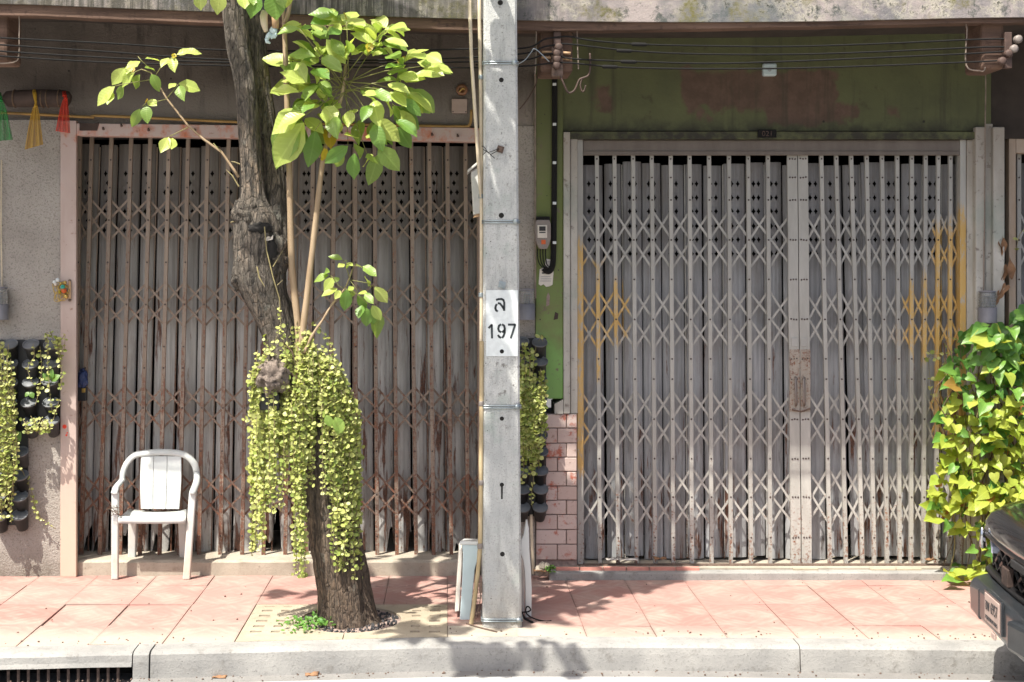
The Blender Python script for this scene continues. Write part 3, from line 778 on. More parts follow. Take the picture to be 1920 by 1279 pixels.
def make_gate(root, tops, bots, ytop, ybot, Y, nodes, amp, mat, lmat, pmat, rivs, Yp, prow, pt_, pb_, ragged, widths=None, skip=()):
    ends = []
    for i, (xt, xb) in enumerate(zip(tops, bots)):
        a, b = W(xb, ybot, Y), W(xt, ytop, Y); ends.append((xt, xb))
        ln = (b - a).length; rz = [(ybot - y) / (ybot - ytop) * ln for y in rivs]
        w_ = widths[i] if widths else .026
        o = bar_mesh(ln, w_, .022, rz).build('gate_bar', [mat, 'rivet'], root)
        o.matrix_basis = put_between(a, b); WM[o] = o.matrix_basis
    def bx(i, y):
        if i < 0: i0 = 0; k = -1
        xt, xb = ends[max(0, min(i, len(ends) - 1))]
        x = xt + (xb - xt) * (y - ytop) / (ybot - ytop)
        if i < 0: x -= (tops[1] - tops[0])
        if i >= len(ends): x += (tops[-1] - tops[-2])
        return x
    cache = {}
    for y in nodes:
        for i in range(len(ends)):
            if i in skip: continue
            for sgn in (1, -1):
                i0, i1 = i - 1, i + 1
                if i == 0: i0 = 0
                if i == len(ends) - 1: i1 = i
                if i0 in skip: i0 = i
                if i1 in skip: i1 = i
                if i0 == i1: continue
                ya = y - sgn * amp if i0 != i else y; yb_ = y + sgn * amp if i1 != i else y
                jit = R.uniform(-2.2, 2.2)
                dep = Y + (.0235 if sgn > 0 else .028)
                a, b = W(bx(i0, ya), ya + jit, dep), W(bx(i1, yb_), yb_ + jit, dep)
                ln = (b - a).length; key = round(ln, 2)
                if key not in cache: cache[key] = link_mesh('lattice_link', key, lmat)
                o = bpy.data.objects.new('lattice_link', cache[key]); reg(o, root, put_between(a, b))
    # sheet panels behind, their seams independent of the bars
    xs = [tops[0]]
    while xs[-1] < tops[-1] - 18:
        xs.append(min(tops[-1], xs[-1] + R.choice([30, 34, 37, 37, 40, 44])))
    def ln_(x):
        for i in range(len(tops) - 1):
            if x <= tops[i + 1]: return bots[i] - tops[i] + (bots[i + 1] - tops[i + 1] - bots[i] + tops[i]) * (x - tops[i]) / max(1, tops[i + 1] - tops[i])
        return bots[-1] - tops[-1]
    for p, q in zip(xs, xs[1:]):
        if q - p < 12: continue
        g = R.uniform(.9, 2.4)
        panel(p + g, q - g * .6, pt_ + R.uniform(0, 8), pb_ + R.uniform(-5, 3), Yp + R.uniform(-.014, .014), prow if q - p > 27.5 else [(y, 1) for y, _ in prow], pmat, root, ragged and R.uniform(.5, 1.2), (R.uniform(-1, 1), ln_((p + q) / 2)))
        if R.random() < .75:
            MB().tube([W(q + R.uniform(-1, 1), pt_ + 6, Yp + .004), W(q + ln_(q) * .5, (pt_ + pb_) / 2, Yp + .004), W(q + ln_(q), pb_, Yp + .004)], .005, 6).build('hinge_rod', lmat, root)
YA = 7.04
tA = [150, 172, 209, 246, 282, 317, 353, 390, 429, 468, 508, 548, 588, 629, 666, 702, 738, 771, 805, 839, 873, 897]
bA = [140, 151, 186, 224, 261, 298, 335, 372, 412, 453, 493, 534, 574, 615, 668, 707, 744, 780, 813, 846, 877, 899]
gA = thing('folding_gate', 'rusty brown folding gate with scissor lattice behind the tree', 'gate', W(520, 1045, YA))
rA = [300, 352, 413, 492, 571, 650, 690, 765, 846, 927, 1005]
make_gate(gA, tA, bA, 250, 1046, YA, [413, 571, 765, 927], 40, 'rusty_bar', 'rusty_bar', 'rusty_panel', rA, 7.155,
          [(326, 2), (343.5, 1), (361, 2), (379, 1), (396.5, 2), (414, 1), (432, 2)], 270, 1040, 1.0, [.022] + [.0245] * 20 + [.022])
MB().box(wx(146, 7.05), wx(898, 7.05), 7.06, 7.2, wz(258, 7.05), wz(240, 7.05)).build('gate_track', 'interior_dark', gA)
YB = 6.93
tB = [1087.5, 1119, 1152, 1187, 1222, 1257.5, 1293, 1329.5, 1367, 1403, 1440, 1485.5, 1505.5, 1540, 1568, 1596, 1625, 1654, 1682.5, 1710, 1736, 1760, 1782.5, 1806]
bB = [1090, 1125.5, 1159.5, 1194, 1229, 1263, 1298, 1335, 1371, 1409, 1445, 1492.5, 1513, 1557, 1587, 1618, 1640, 1664, 1688, 1709, 1732, 1756, 1781, 1803]
gB = thing('folding_gate', 'grey folding gate with yellow paint at both ends and riveted centre plates', 'gate', W(1450, 1058, YB))
rB = [298, 333, 375, 450, 524, 599, 673, 711, 786, 860, 932, 1008]
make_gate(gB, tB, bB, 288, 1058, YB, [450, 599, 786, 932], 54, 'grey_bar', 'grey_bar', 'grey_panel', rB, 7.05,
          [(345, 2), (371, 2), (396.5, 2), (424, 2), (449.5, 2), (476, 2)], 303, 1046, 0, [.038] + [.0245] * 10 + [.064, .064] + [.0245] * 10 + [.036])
# extra rivet columns and locks on the two meeting stiles
for side, xo in ((0, -5), (1, 5)):
    k = 11 + side; mb = MB()
    for y in rB:
        x = tB[k] + (bB[k] - tB[k]) * (y - 288) / 770
        for dx in (-5, 5): MB().lathe(W(x + dx, y + R.uniform(-1, 1), YB - .0005), [(.006, 0), (.006, -.002), (.003, -.004)], (0, 1, 0), 8).build('rivet', 'rivet', gB)
for (xa, xb) in ((1484.5, 1497.5), (1501.5, 1512.5)):
    mb = MB(); pbox(mb, xa, xb, 634, 650, YB - .006, .005); mb.build('lock_plate', 'lock_plate', gB, False, .001)
for (xa, xb) in ((1480.5, 1499.5), (1501, 1519.5)):
    mb = MB(); pbox(mb, xa, xb, 655, 772, YB - .003, .0025); mb.build('stile_plate', 'lock_plate_worn', gB)
for xx in (1492.5, 1508):
    mb = MB(); mb.tube([W(xx, 708, YB - .004), W(xx - .5, 712, YB - .03), W(xx, 735, YB - .034), W(xx, 752, YB - .03), W(xx + .5, 760, YB - .004)], .011, 8, flat=.5); mb.build('pull_handle', 'meter_grey', gB, True)
mb = MB(); mb.tube([W(1485, 768, YB - .012), W(1502, 772, YB - .02), W(1519, 766, YB - .012)], .006, 6); mb.build('latch_bar', 'bolt_rust', gB)
tr = MB(); a, b = W(1093.5, 284, 6.90), W(1800, 263, 6.90); tr.box(a.x, b.x, 6.90, 6.98, a.z, b.z).build('gate_track', 'track_metal', gB, False, .003)
mb = MB(); a, b = W(1093.5, 291, 6.893), W(1800, 283.5, 6.893); mb.box(a.x, b.x, 6.893, 6.925, a.z, b.z).build('track_lip', 'track_metal', gB, False, .002)
for xa, xb in ((1082.5, 1093), (1800.5, 1811.5)):
    mb = MB(); a, b = W(xa, 1062, 6.895), W(xb, 260, 6.895); mb.box(a.x, b.x, 6.895, 6.98, a.z, b.z).build('gate_post', 'grey_bar', gB, False, .003)
mb = MB(); a, b = W(1083, 1060, 6.9), W(1812, 1054, 6.9); mb.box(a.x, b.x, 6.868, 6.92, .058, .068).build('floor_rail', 'bolt_rust', gB, False, .002)
gC = thing('folding_gate', 'grey folding gate at the edge of the picture beyond the tan frame', 'gate', W(1960, 1058, YB))
gC['label'] = 'grey folding gate half hidden behind the ivy inside the tan metal frame'
make_gate(gC, [1911, 1936, 1962, 1990, 2020], [1911, 1936, 1962, 1990, 2020], 288, 1058, 6.97, [450, 599, 786, 932], 54, 'grey_bar', 'grey_bar', 'grey_panel', rB, 7.08,
          [(345, 2), (371, 2), (396.5, 2), (424, 2), (449.5, 2), (476, 2)], 303, 1046, 0, [.026] * 5)

#PART2
# ================================================================== utility pole and its pipes
YP = 5.59
po = thing('utility_pole', 'square concrete utility pole with stencilled white number panel', 'utility pole', W(940, 1178, YP))
def pole_x(side, y):
    t = (y - 0) / 1178
    return (907 + (905 - 907) * t) if side < 0 else (969.5 + (978.5 - 969.5) * t)
mb = MB(); vs = []; k = 40
for i in range(k + 1):
    y = -260 + (1186 + 260) * i / k
    a, b = W(pole_x(-1, y), y, YP).x, W(pole_x(1, y), y, YP).x; z = W(0, y, YP).z; c_ = .012
    j = [.0025 * noise.noise((z * 4, s_ * 3.1, 2)) for s_ in range(8)]
    vs += [(a + j[0], YP + c_, z), (a + c_, YP + j[1] * .4, z), (b - c_, YP + j[2] * .4, z), (b + j[3], YP + c_, z), (b, YP + .17, z), (b - .01, YP + .18, z), (a + .01, YP + .18, z), (a, YP + .17, z)]
mb.add(vs, [(i * 8 + j, i * 8 + (j + 1) % 8, (i + 1) * 8 + (j + 1) % 8, (i + 1) * 8 + j) for i in range(k) for j in range(8)] + [tuple(range(7, -1, -1)), tuple(range(k * 8, k * 8 + 8))])
mb.build('shaft', 'pole_concrete', po, False)
a, b = W(911.5, 668, YP - .004), W(971, 544, YP - .004)
MB().box(a.x, b.x, YP - .004, YP - .001, a.z, b.z).build('number_panel', 'sign_white', po)
def stroke(mb, pts, w, Y):
    """flat painted stroke through picture points given in the panel enlargement"""
    P = [Vector((900 + x / 8.0, 530 + y / 8.0)) for x, y in pts]
    for p, q in zip(P, P[1:]):
        d = (q - p).normalized(); n_ = Vector((-d.y, d.x)) * w / 2; e = d * w * .18
        c4 = [p - e + n_, q + e + n_, q + e - n_, p - e - n_]
        mb.slab([W(c.x, c.y, Y) for c in c4], (0, -.0008, 0))
let = {'letter': [[(245, 258), (280, 248), (325, 246), (352, 262), (364, 300), (362, 418)], [(272, 308), (300, 315), (335, 358), (356, 392)], [(250, 325), (236, 350), (230, 385), (240, 415), (262, 430)]],
       'digit': [[(132, 680), (176, 632), (180, 832)]],
       'digit ': [[(312, 628), (284, 648), (274, 692), (286, 728), (314, 742)], [(335, 628), (362, 648), (372, 692), (370, 752), (352, 802), (334, 826)], [(272, 790), (288, 814), (312, 826)], [(336, 745), (352, 730), (366, 712)]],
       'digit  ': [[(425, 630), (528, 630), (462, 832)]]}
for nm, ss in let.items():
    mb = MB(); [stroke(mb, s_, 3.9, YP - .0045) for s_ in ss]; mb.build(nm.strip(), 'stencil_ink', po)
for y in (118, 416, 763, 1163):
    mb = MB(); a, b = W(pole_x(-1, y), y, YP), W(pole_x(1, y), y, YP)
    for dz in (.006, -.006):
        mb.tube([(a.x - .004, YP + .18, a.z + dz), (a.x - .004, YP + .004, a.z + dz), (a.x + .01, YP - .004, a.z + dz), (b.x - .01, YP - .004, a.z + dz), (b.x + .004, YP + .004, a.z + dz), (b.x + .004, YP + .18, a.z + dz)], .0045, 6)
    mb.box(b.x - .03, b.x - .004, YP - .014, YP - .002, a.z - .012, a.z + .014); mb.build('steel_band', 'steel_band', po, True)
for (x, y, r) in ((938, 5, 5), (940, 150, 4.5), (940, 404, 5), (941, 659, 4), (941, 785, 4), (942, 1039, 4.5), (941, 909, 4)):
    mb = MB(); mb.lathe(W(x, y, YP - .0008 if not 544 < y < 668 else YP - .0046), [(r / 342, 0), (r / 342, -.0004)], (0, 1, 0), 14); mb.build('hole', 'interior_dark', po)
mb = MB(); mb.slab([W(939.5, 936, YP - .0006), W(942.5, 936, YP - .0006), W(943, 912, YP - .0006), W(939.5, 912, YP - .0006)], (0, -.0004, 0)); mb.build('slot', 'interior_dark', po)
for (x, y, m_) in ((938, 280, 'bolt_rust'), (941, 534, 'steel_band')):
    mb = MB(); c = W(x, y, YP)
    d = .026; pts = [c + Vector((d * math.cos(t + .5), 0, d * math.sin(t + .5))) for t in (0, 1.571, 3.142, 4.712)]
    mb.prism(pts[::-1], (0, -.006, 0)); mb.lathe(c, [(.014, -.006), (.014, -.02), (.008, -.02), (.008, -.045)], (0, 1, 0), 6); mb.build('bolt', m_, po)
mb = MB()
for q in ([(938, 278), (925, 283), (915, 286), (906, 280)], [(938, 280), (920, 290), (912, 284), (905, 291)], [(915, 286), (922, 292), (928, 297)], [(915, 286), (908, 276), (903, 274)]):
    mb.tube([W(x, y, YP - .02) for x, y in q], .0022, 5)
mb.build('tie_wire', 'cable_black', po)
# cream pipe standing against the pole, and a second one joining it
cp = thing('conduit_pipe', 'straight cream pipe strapped along the full height of the pole', 'pipe', W(903, 1160, 5.62))
mb = MB(); pl = [(898, -40), (899, 40), (901, 140), (902.5, 300), (903, 420), (902.5, 600), (902, 760), (902, 900), (902, 1010)]
mb.tube([W(x, y, 5.63) for x, y in pl], .0105, 10); mb.build('tube', 'conduit_cream', cp, True)
for y in (145, 368, 553):
    mb = MB(); c = W(902, y, 5.63); mb.lathe(c + Vector((0, 0, -.012)), [(.014, 0), (.015, .004), (.015, .02), (.014, .024)], (0, 0, 1), 12); mb.build('clip', 'steel_band', cp, True)
lp = thing('conduit_pipe', 'thin cream pipe slanting down to meet the pole pipe high up', 'pipe', W(890, 200, 5.60))
mb = MB(); mb.tube([W(x, y, 5.60) for x, y in [(879, -40), (881, 20), (884, 110), (890, 200), (896, 290), (899.5, 345), (901, 370)]], [.010, .010, .010, .010, .0095, .008, .005], 10); mb.build('tube', 'conduit_cream', lp, True)
bm = thing('bamboo_pole', 'jointed bamboo pole kicked out at its foot beside the pole', 'bamboo pole', W(884, 1172, 5.66))
pl = cat([(903, 640), (902.5, 760), (901.5, 900), (900.5, 1000), (899, 1040), (893, 1100), (887, 1145), (883, 1173)], 4)
mb = MB(); mb.tube([W(x, y, 5.60 + .06 * max(0, (y - 1000) / 170)) for x, y in pl], [.0125 + .001 * math.sin(i * 2.1) for i in range(len(pl))], 10); mb.build('cane', 'bamboo', bm, True)
for y, x in ((757, 902.5), (905, 901.5), (1024, 900)):
    MB().lathe(W(x, y, 5.60) + Vector((0, 0, -.014)), [(.0135, 0), (.0155, .004), (.0155, .022), (.0135, .028)], (0, 0, 1), 12).build('joint', 'meter_grey', bm, True)
tc = thing('wire_clamp', 'rusty wire clamp hanging on a rod beside the bamboo foot', 'clamp', W(901, 1110, 5.62))
mb = MB(); mb.tube([W(902, 1085, 5.6), W(901, 1120, 5.6), W(898, 1140, 5.62), (W(890, 1165, 5.66))], .003, 6); mb.build('rod', 'bolt_rust', tc)
mb = MB(); pbox(mb, 898.5, 904.5, 1092, 1112, 5.592, .016); mb.build('clamp', 'bolt_rust', tc, False, .002)
gw = MB(); gw.tube([(*W(874, 1168, 5.67).xy, .004), (*W(895, 1178, 5.6).xy, .004), (*W(932, 1188, 5.5).xy, .004)], .004, 6)
tag(gw.build('ground_wire', 'bolt_rust'), 'rusty wire lying on the concrete at the pole foot', 'wire')
bx = thing('wall_box', 'small white lidded box tucked half behind the pole pipes', 'box', W(890, 400, 5.9))
mb = MB(); mb.slab([W(887.5, 403, 5.88), W(912, 398, 5.88), W(908, 306, 5.88), W(883, 322, 5.88)], (0, .12, 0)); mb.build('case', 'box_white', bx, False, .006)
mb = MB(); mb.slab([W(876.5, 324, 5.86), W(912, 296, 5.86), W(912, 289, 5.86), W(876.5, 319, 5.86)], (0, .17, 0)); mb.build('lid', 'box_white', bx, False, .003)
mb = MB(); mb.slab([W(887, 408, 5.885), W(905, 404, 5.885), W(905, 398, 5.885), W(890, 403, 5.885)], (0, .1, 0)); mb.build('base', 'handle_wood', bx)

# ================================================================== leaves
def leaf_me(name, rows, fold, droop, mat, curl=0):
    mb = MB(); vs = []
    for (tm, ts, hw) in rows:
        zc = -droop * tm * tm; zs = -droop * max(ts, 0) ** 2
        e = curl * hw * math.sin(tm * 9)
        vs += [(-hw, ts, zs + fold * hw + e), (-hw * .5, (ts + tm) / 2, (zs + zc) / 2 + fold * hw * .55 + e * .3), (0, tm, zc), (hw * .5, (ts + tm) / 2, (zs + zc) / 2 + fold * hw * .55 - e * .3), (hw, ts, zs + fold * hw - e)]
    mb.add(vs, [(5 * i + j, 5 * i + j + 1, 5 * i + 6 + j, 5 * i + 5 + j) for i in range(len(rows) - 1) for j in range(4)])
    return mb.mesh(name, mat, True)
OV = [(0, 0, .004), (.06, .055, .055), (.16, .15, .135), (.3, .29, .215), (.46, .45, .262), (.62, .61, .25), (.76, .75, .19), (.87, .865, .105), (.94, .94, .045), (1, 1, .002)]
HT = [(0, .02, .01), (.015, -.10, .17), (.06, -.10, .31), (.16, .02, .42), (.3, .2, .44), (.46, .4, .39), (.62, .58, .29), (.78, .76, .17), (.9, .89, .07), (1, 1, .002)]
RD = [(0, 0, .02), (.12, .1, .33), (.45, .42, .5), (.78, .78, .38), (1, 1, .02)]
def mset(rows, mat, n=7):
    return [leaf_me('leaf', [(a, b + R.uniform(-.012, .012), c * R.uniform(.93, 1.07)) for a, b, c in rows], R.uniform(.05, .45), R.uniform(-.05, .42), mat, R.uniform(0, .26)) for _ in range(n)]
ML = {k: mset(OV, k) for k in ('leaf_light', 'leaf_mid', 'leaf_deep', 'leaf_yellow')}
MH = {k: mset(HT, k) for k in ('heart_light', 'heart_dark', 'heart_brown')}
MR = {k: [leaf_me('leaf', RD, .12, R.uniform(-.1, .1), k) for _ in range(2)] for k in ('vine_leaf', 'vine_leaf_dark')}
MWD = mset(OV, 'weed_leaf', 2)
def lmat(b, t, nrm, wf=1.):
    y = t - b; ln = y.length; y = y / ln
    x = y.cross(Vector(nrm)); x = x.normalized() if x.length > 1e-4 else Vector((1, 0, 0)); z = x.cross(y)
    return Matrix(((x.x * ln * wf, y.x * ln, z.x * ln, b.x), (x.y * ln * wf, y.y * ln, z.y * ln, b.y), (x.z * ln * wf, y.z * ln, z.z * ln, b.z), (0, 0, 0, 1)))
def place(me, parent, mw): return reg(bpy.data.objects.new('leaf', me), parent, mw)
def leaves(parent, lst, ox, oy, sc, Y, spread, real, pick, up=.55, wf=(.9, 1.15)):
    """lst: (base x, base y, tip x, tip y[, kind]) in an enlargement; returns base points"""
    out = []
    for q in lst:
        yb = Y + R.uniform(-spread, spread)
        b = W(ox + q[0] / sc, oy + q[1] / sc, yb); t = W(ox + q[2] / sc, oy + q[3] / sc, yb)
        d = (t - b).length; need = real * R.uniform(.85, 1.1)
        dy = math.sqrt(max(0, need * need - d * d)) if d < need else 0
        dy = min(dy, d * 1.1) * (-1 if R.random() < .65 else 1)
        t = W(ox + q[2] / sc, oy + q[3] / sc, yb + dy)
        dr = (t - b).normalized()
        if dr.z < -.55: n_ = (R.uniform(-.6, .6), -1, R.uniform(.1, .6))
        else: n_ = (R.uniform(-.6, .3), R.uniform(-1.2, -.6), up + R.uniform(0, .6))
        k = q[4] if len(q) > 4 else pick(b)
        place(R.choice(ML[k]), parent, lmat(b, t, n_, R.uniform(*wf))); out.append(b)
    return out

# ================================================================== street tree
tr_ = thing('street_tree', 'old street tree with forked leaning trunk in the pavement opening', 'tree', W(652, 1165, 5.79))
tp_ = [(420, -230, 5.66, 22), (426, -80, 5.70, 23), (437, 0, 5.72, 23.5), (449, 100, 5.73, 22.5), (462, 165, 5.73, 21.5), (468, 250, 5.73, 21.5), (473, 325, 5.73, 21), (475, 372, 5.73, 26), (480, 414, 5.74, 43), (483, 455, 5.74, 47), (486, 507, 5.74, 50), (492, 540, 5.74, 46),
       (504, 572, 5.75, 42), (528, 632, 5.76, 35), (546, 685, 5.77, 42), (568, 740, 5.78, 47), (590, 800, 5.78, 51), (612, 900, 5.79, 53), (627, 1000, 5.79, 51), (641, 1085, 5.79, 51), (649, 1140, 5.79, 56), (654, 1170, 5.79, 64), (656, 1192, 5.79, 76)]
def trunk(pts, nm, mat, parent, seg=72, m=14, seed=0, amp=1.):
    P = cat(pts, m); mb = MB(); vs = []
    for i, (x, y, Y, r) in enumerate(P):
        c = W(x, y, Y); r = r / 342
        for j in range(seg):
            th = 2 * math.pi * j / seg; cx, cy = math.cos(th), math.sin(th)
            q = Vector((cx * 2.2 + seed, cy * 2.2, c.z * 1.6))
            rid = abs(noise.noise((cx * 9 + seed, cy * 9, c.z * 2.3))) * 2
            k = 1 + amp * (.13 * noise.noise(q) + .05 * noise.noise((cx * 5, cy * 5 + seed, c.z * 9)) - .045 * (1 - rid) + .03 * noise.noise((cx * 16, cy * 16, c.z * 14)))
            if nm == 'trunk':
                fl = max(0, min(1, (y - 1080) / 100)); k += fl * (.10 * math.cos(5 * th + 1.2) + .09 * noise.noise((cx * 4, cy * 4, c.z * 12)))
                kn = max(0, 1 - abs(y - 470) / 75); k += kn * (.12 * noise.noise((cx * 3, cy * 3, c.z * 8)) + .07 * noise.noise((cx * 8, cy * 8, c.z * 20)))
            vs.append(c + Vector((cx * r * k, cy * r * k, 0)))
    n = len(P)
    mb.add(vs, [(i * seg + (j + 1) % seg, i * seg + j, (i + 1) * seg + j, (i + 1) * seg + (j + 1) % seg) for i in range(n - 1) for j in range(seg)])
    return mb.build(nm, mat, parent, True)
trunk(tp_, 'trunk', 'bark', tr_)
trunk([(446, -230, 5.86, 22), (458, -80, 5.86, 23), (468, 0, 5.86, 23), (479, 100, 5.86, 22), (488, 165, 5.86, 21.5), (500, 250, 5.86, 22), (511, 325, 5.85, 23), (514, 400, 5.82, 24), (512, 460, 5.79, 28), (508, 540, 5.77, 25)], 'limb', 'bark', tr_, 56, 12, 4)
# burl, cut stump, hollow, dead twigs
mb = MB(); c = W(497, 436, 5.60)
def lump(cx, cy, Y, rx, rz, ry, mat, nm, par, seed=0, am=.25):
    mb = MB(); c = W(cx, cy, Y); vs = []; nu, nv = 44, 28
    for i in range(nv + 1):
        ph = math.pi * i / nv
        for j in range(nu):
            th = 2 * math.pi * j / nu; d = Vector((math.sin(ph) * math.cos(th), math.sin(ph) * math.sin(th), math.cos(ph)))
            k = 1 + am * .35 * abs(noise.noise(Vector((d.x * 9, d.y * 9, d.z * 3.5 + seed)))) + am * .22 * noise.noise(d * 17) + am * noise.noise(d * 2.2 + Vector((seed, 0, 0))) + am * .5 * noise.noise(d * 6 + Vector((seed, 3, 0)))
            vs.append(c + Vector((d.x * rx / 342 * k, d.y * ry * k, d.z * rz / 342 * k)))
    mb.add(vs, [(i * nu + j, (i + 1) * nu + j, (i + 1) * nu + (j + 1) % nu, i * nu + (j + 1) % nu) for i in range(nv) for j in range(nu)])
    return mb.build(nm, mat, par, True)
lump(512, 708, 5.60, 30, 29, .08, 'cut_wood', 'stump', tr_, 3, .5)
lump(462, 400, 5.70, 26, 30, .08, 'bark', 'burl', tr_, 5)
lump(452, 520, 5.72, 18, 26, .07, 'bark', 'burl', tr_, 9)
lump(520, 480, 5.70, 22, 40, .08, 'bark', 'burl', tr_, 12, .4)
lump(487, 428, 5.635, 22, 12, .03, 'interior_dark', 'hollow', tr_, 7)
lump(510, 470, 5.612, 9, 24, .02, 'interior_dark', 'hollow', tr_, 8)
mb = MB(); pbox(mb, 486, 524, 738, 770, 5.60, .06); mb.build('plastic_wrap', 'black_plastic', tr_, False, .01)
for pl, r in (([(496, 425), (500, 470), (512, 520), (524, 560), (527, 600)], .0035), ([(482, 500), (486, 520), (496, 537)], .004), ([(448, 350), (436, 330), (424, 318)], .004), ([(440, 415), (432, 417)], .005), ([(450, 308), (440, 304), (433, 303)], .004),
              ([(512, 500), (530, 470)], .003), ([(520, 535), (530, 525)], .003), ([(530, 640), (548, 660), (556, 690)], .004), ([(556, 690), (560, 730), (553, 760)], .005), ([(548, 700), (571, 735), (563, 765)], .005), ([(540, 730), (556, 745), (575, 770)], .005), ([(563, 740), (548, 765), (556, 790)], .004)):
    mb = MB(); mb.tube([W(x, y, 5.585 if x > 460 else 5.70) for x, y in pl], [r] * (len(pl) - 1) + [r * .4], 6); mb.build('dead_twig', 'root_brown' if 630 < pl[0][1] else 'stem_thin', tr_)
tiss = MB(); tiss.prism([W(496, 448, 5.60), W(503, 443, 5.59), (W(508, 445, 5.61)), W(512, 441, 5.6), W(511, 449, 5.59), W(499, 452, 5.60)], (0, .02, 0))
tag(tiss.build('tissue', 'paper'), 'scrap of white tissue stuffed in the trunk hollow', 'tissue')
# leafy twig to the left
tw = [[(1790, 1330), (1755, 1275), (1660, 1140), (1520, 1040), (1400, 930), (1250, 740), (1210, 670), (1130, 545), (1060, 520)], [(1250, 745), (1160, 765), (1110, 755), (1070, 800)], [(1250, 740), (1300, 680), (1340, 630)], [(1410, 955), (1320, 1000), (1270, 1025)], [(1170, 560), (1210, 500), (1250, 470), (1310, 410)], [(1120, 600), (930, 630), (850, 650)], [(1130, 545), (1060, 520), (1000, 545), (940, 520)], [(1100, 490), (1060, 455), (1035, 425)], [(1660, 1140), (1600, 1075)]]
for i, pl in enumerate(tw):
    mb = MB(); k = len(pl); mb.tube([W(x / 4, y / 4, 5.70 - .03 * (i > 0)) for x, y in pl], [(.0085 - .006 * j / k) if i == 0 else .0022 for j in range(k)], 7); mb.build('twig', 'stem_tan' if i == 0 else 'stem_green', tr_, True)
l1 = [(1325, 410, 1495, 360), (1265, 435, 1205, 490), (1290, 430, 1300, 512), (1090, 440, 1205, 440), (1050, 460, 945, 505), (940, 510, 830, 635), (1085, 510, 1175, 505), (990, 490, 945, 545), (1010, 545, 895, 640), (1050, 560, 985, 672), (1135, 555, 1202, 678), (860, 650, 715, 782), (840, 690, 800, 770), (930, 640, 885, 748), (1340, 625, 1500, 667), (1345, 645, 1360, 728, 'leaf_mid'), (1320, 625, 1265, 660), (1110, 755, 1172, 785), (1095, 790, 1100, 908, 'leaf_mid'), (1050, 815, 990, 955, 'leaf_mid'), (1265, 1030, 1205, 1143), (1295, 1035, 1290, 1113), (1110, 745, 1080, 770, 'leaf_yellow'), (1000, 500, 985, 540, 'leaf_yellow'), (1310, 400, 1300, 440, 'leaf_yellow')]
leaves(tr_, l1, 0, 0, 4, 5.68, .04, .10, lambda b: 'leaf_light' if R.random() < .75 else 'leaf_mid', .5, (1.0, 1.3))
# big leaves at the top edge
l0 = [(115, -90, 115, 125), (400, -130, 325, 190), (690, -60, 735, 92), (930, -130, 772, 236, 'leaf_deep'), (1140, -150, 1165, 282, 'leaf_deep'), (1330, -110, 1318, 122, 'leaf_light'), (860, -160, 850, 30, 'leaf_mid'), (1230, -140, 1240, 60, 'leaf_mid')]
leaves(tr_, l0, 360, 0, 7.38, 5.52, .05, .10, lambda b: 'leaf_light', .4, (1.25, 1.5))
# crown above the picture: leaf sprays that throw the dappled shade
crown = MB(); cpts = []
def spray(p, n=3, ln=.15):
    t = (5.6 - p.y) / L.y; h = p + L * t; d_ = h.y + OFF
    hx, hy = CX + F * h.x / d_, CY - F * (h.z - H) / d_
    for (xa, xb, ya, yb) in ((470, 870, -20, 370), (160, 400, 60, 310), (560, 740, 460, 650), (450, 700, 630, 1100)):
        if t > 0 and xa - 15 < hx < xb + 15 and ya - 15 < hy < yb + 15 and R.random() < .93: return
    for k in range(n):
        a = R.uniform(0, 6.283); d = Vector((math.cos(a), math.sin(a), R.uniform(-.7, .1))).normalized()
        mw = lmat(p, p + d * ln * R.uniform(.8, 1.3), (R.uniform(-.4, .4), R.uniform(-.6, .2), 1), 1.1)
        me = R.choice(ML['leaf_mid']); b = len(crown.v)
        crown.v += [tuple(mw @ v.co) for v in me.vertices]; crown.f += [tuple(b + i for i in f.vertices) for f in me.polygons]; crown.mi += [0] * len(me.polygons)
def shade_from(p, zmin=3.75, zmax=5.2):
    z = R.uniform(zmin, zmax); t = (z - p.z) / -L.z
    return p - L * t
for k in range(150):      # over the pavement by the pole
    x = R.uniform(735, 1290); y = R.uniform(1075, 1190)
    if y > 1185 - (x - 900) * .25: continue
    spray(shade_from(W(x, y, gy(y))), 3, .16)
for k in range(15): spray(shade_from(W(R.uniform(812, 1085), R.uniform(1195, 1262), 5.25), 3.4, 4.0), 2, .15)
for k in range(40):       # over the pole
    p = W(R.uniform(900, 1000), R.uniform(-60, 1150), YP); q = shade_from(p, max(3.7, p.z + .5), 5.3); spray(q, 2, .15)
for k in range(9): spray(shade_from(W(R.uniform(500, 590), R.uniform(1100, 1130), gy(1115))), 2, .13)
for k in range(9): spray(shade_from(W(R.uniform(1100, 1330), R.uniform(870, 1050), 6.9)), 2, .14)
co = crown.build('crown', 'leaf_mid', tr_, True); stuff(co)
mb = MB()
for (x, y, z) in ((-.9, 4.2, 4.3), (-.2, 4.6, 4.6), (.0, 5.0, 4.9), (-1.2, 3.9, 4.6), (-.6, 4.8, 4.2)):
    s_ = W(424, -220, 5.66); mb.tube([s_, s_.lerp(Vector((x, y, z)), .5) + Vector((0, 0, .15)), (x, y, z)], [.05, .03, .012], 8)
mb.build('limb', 'bark', tr_, True)

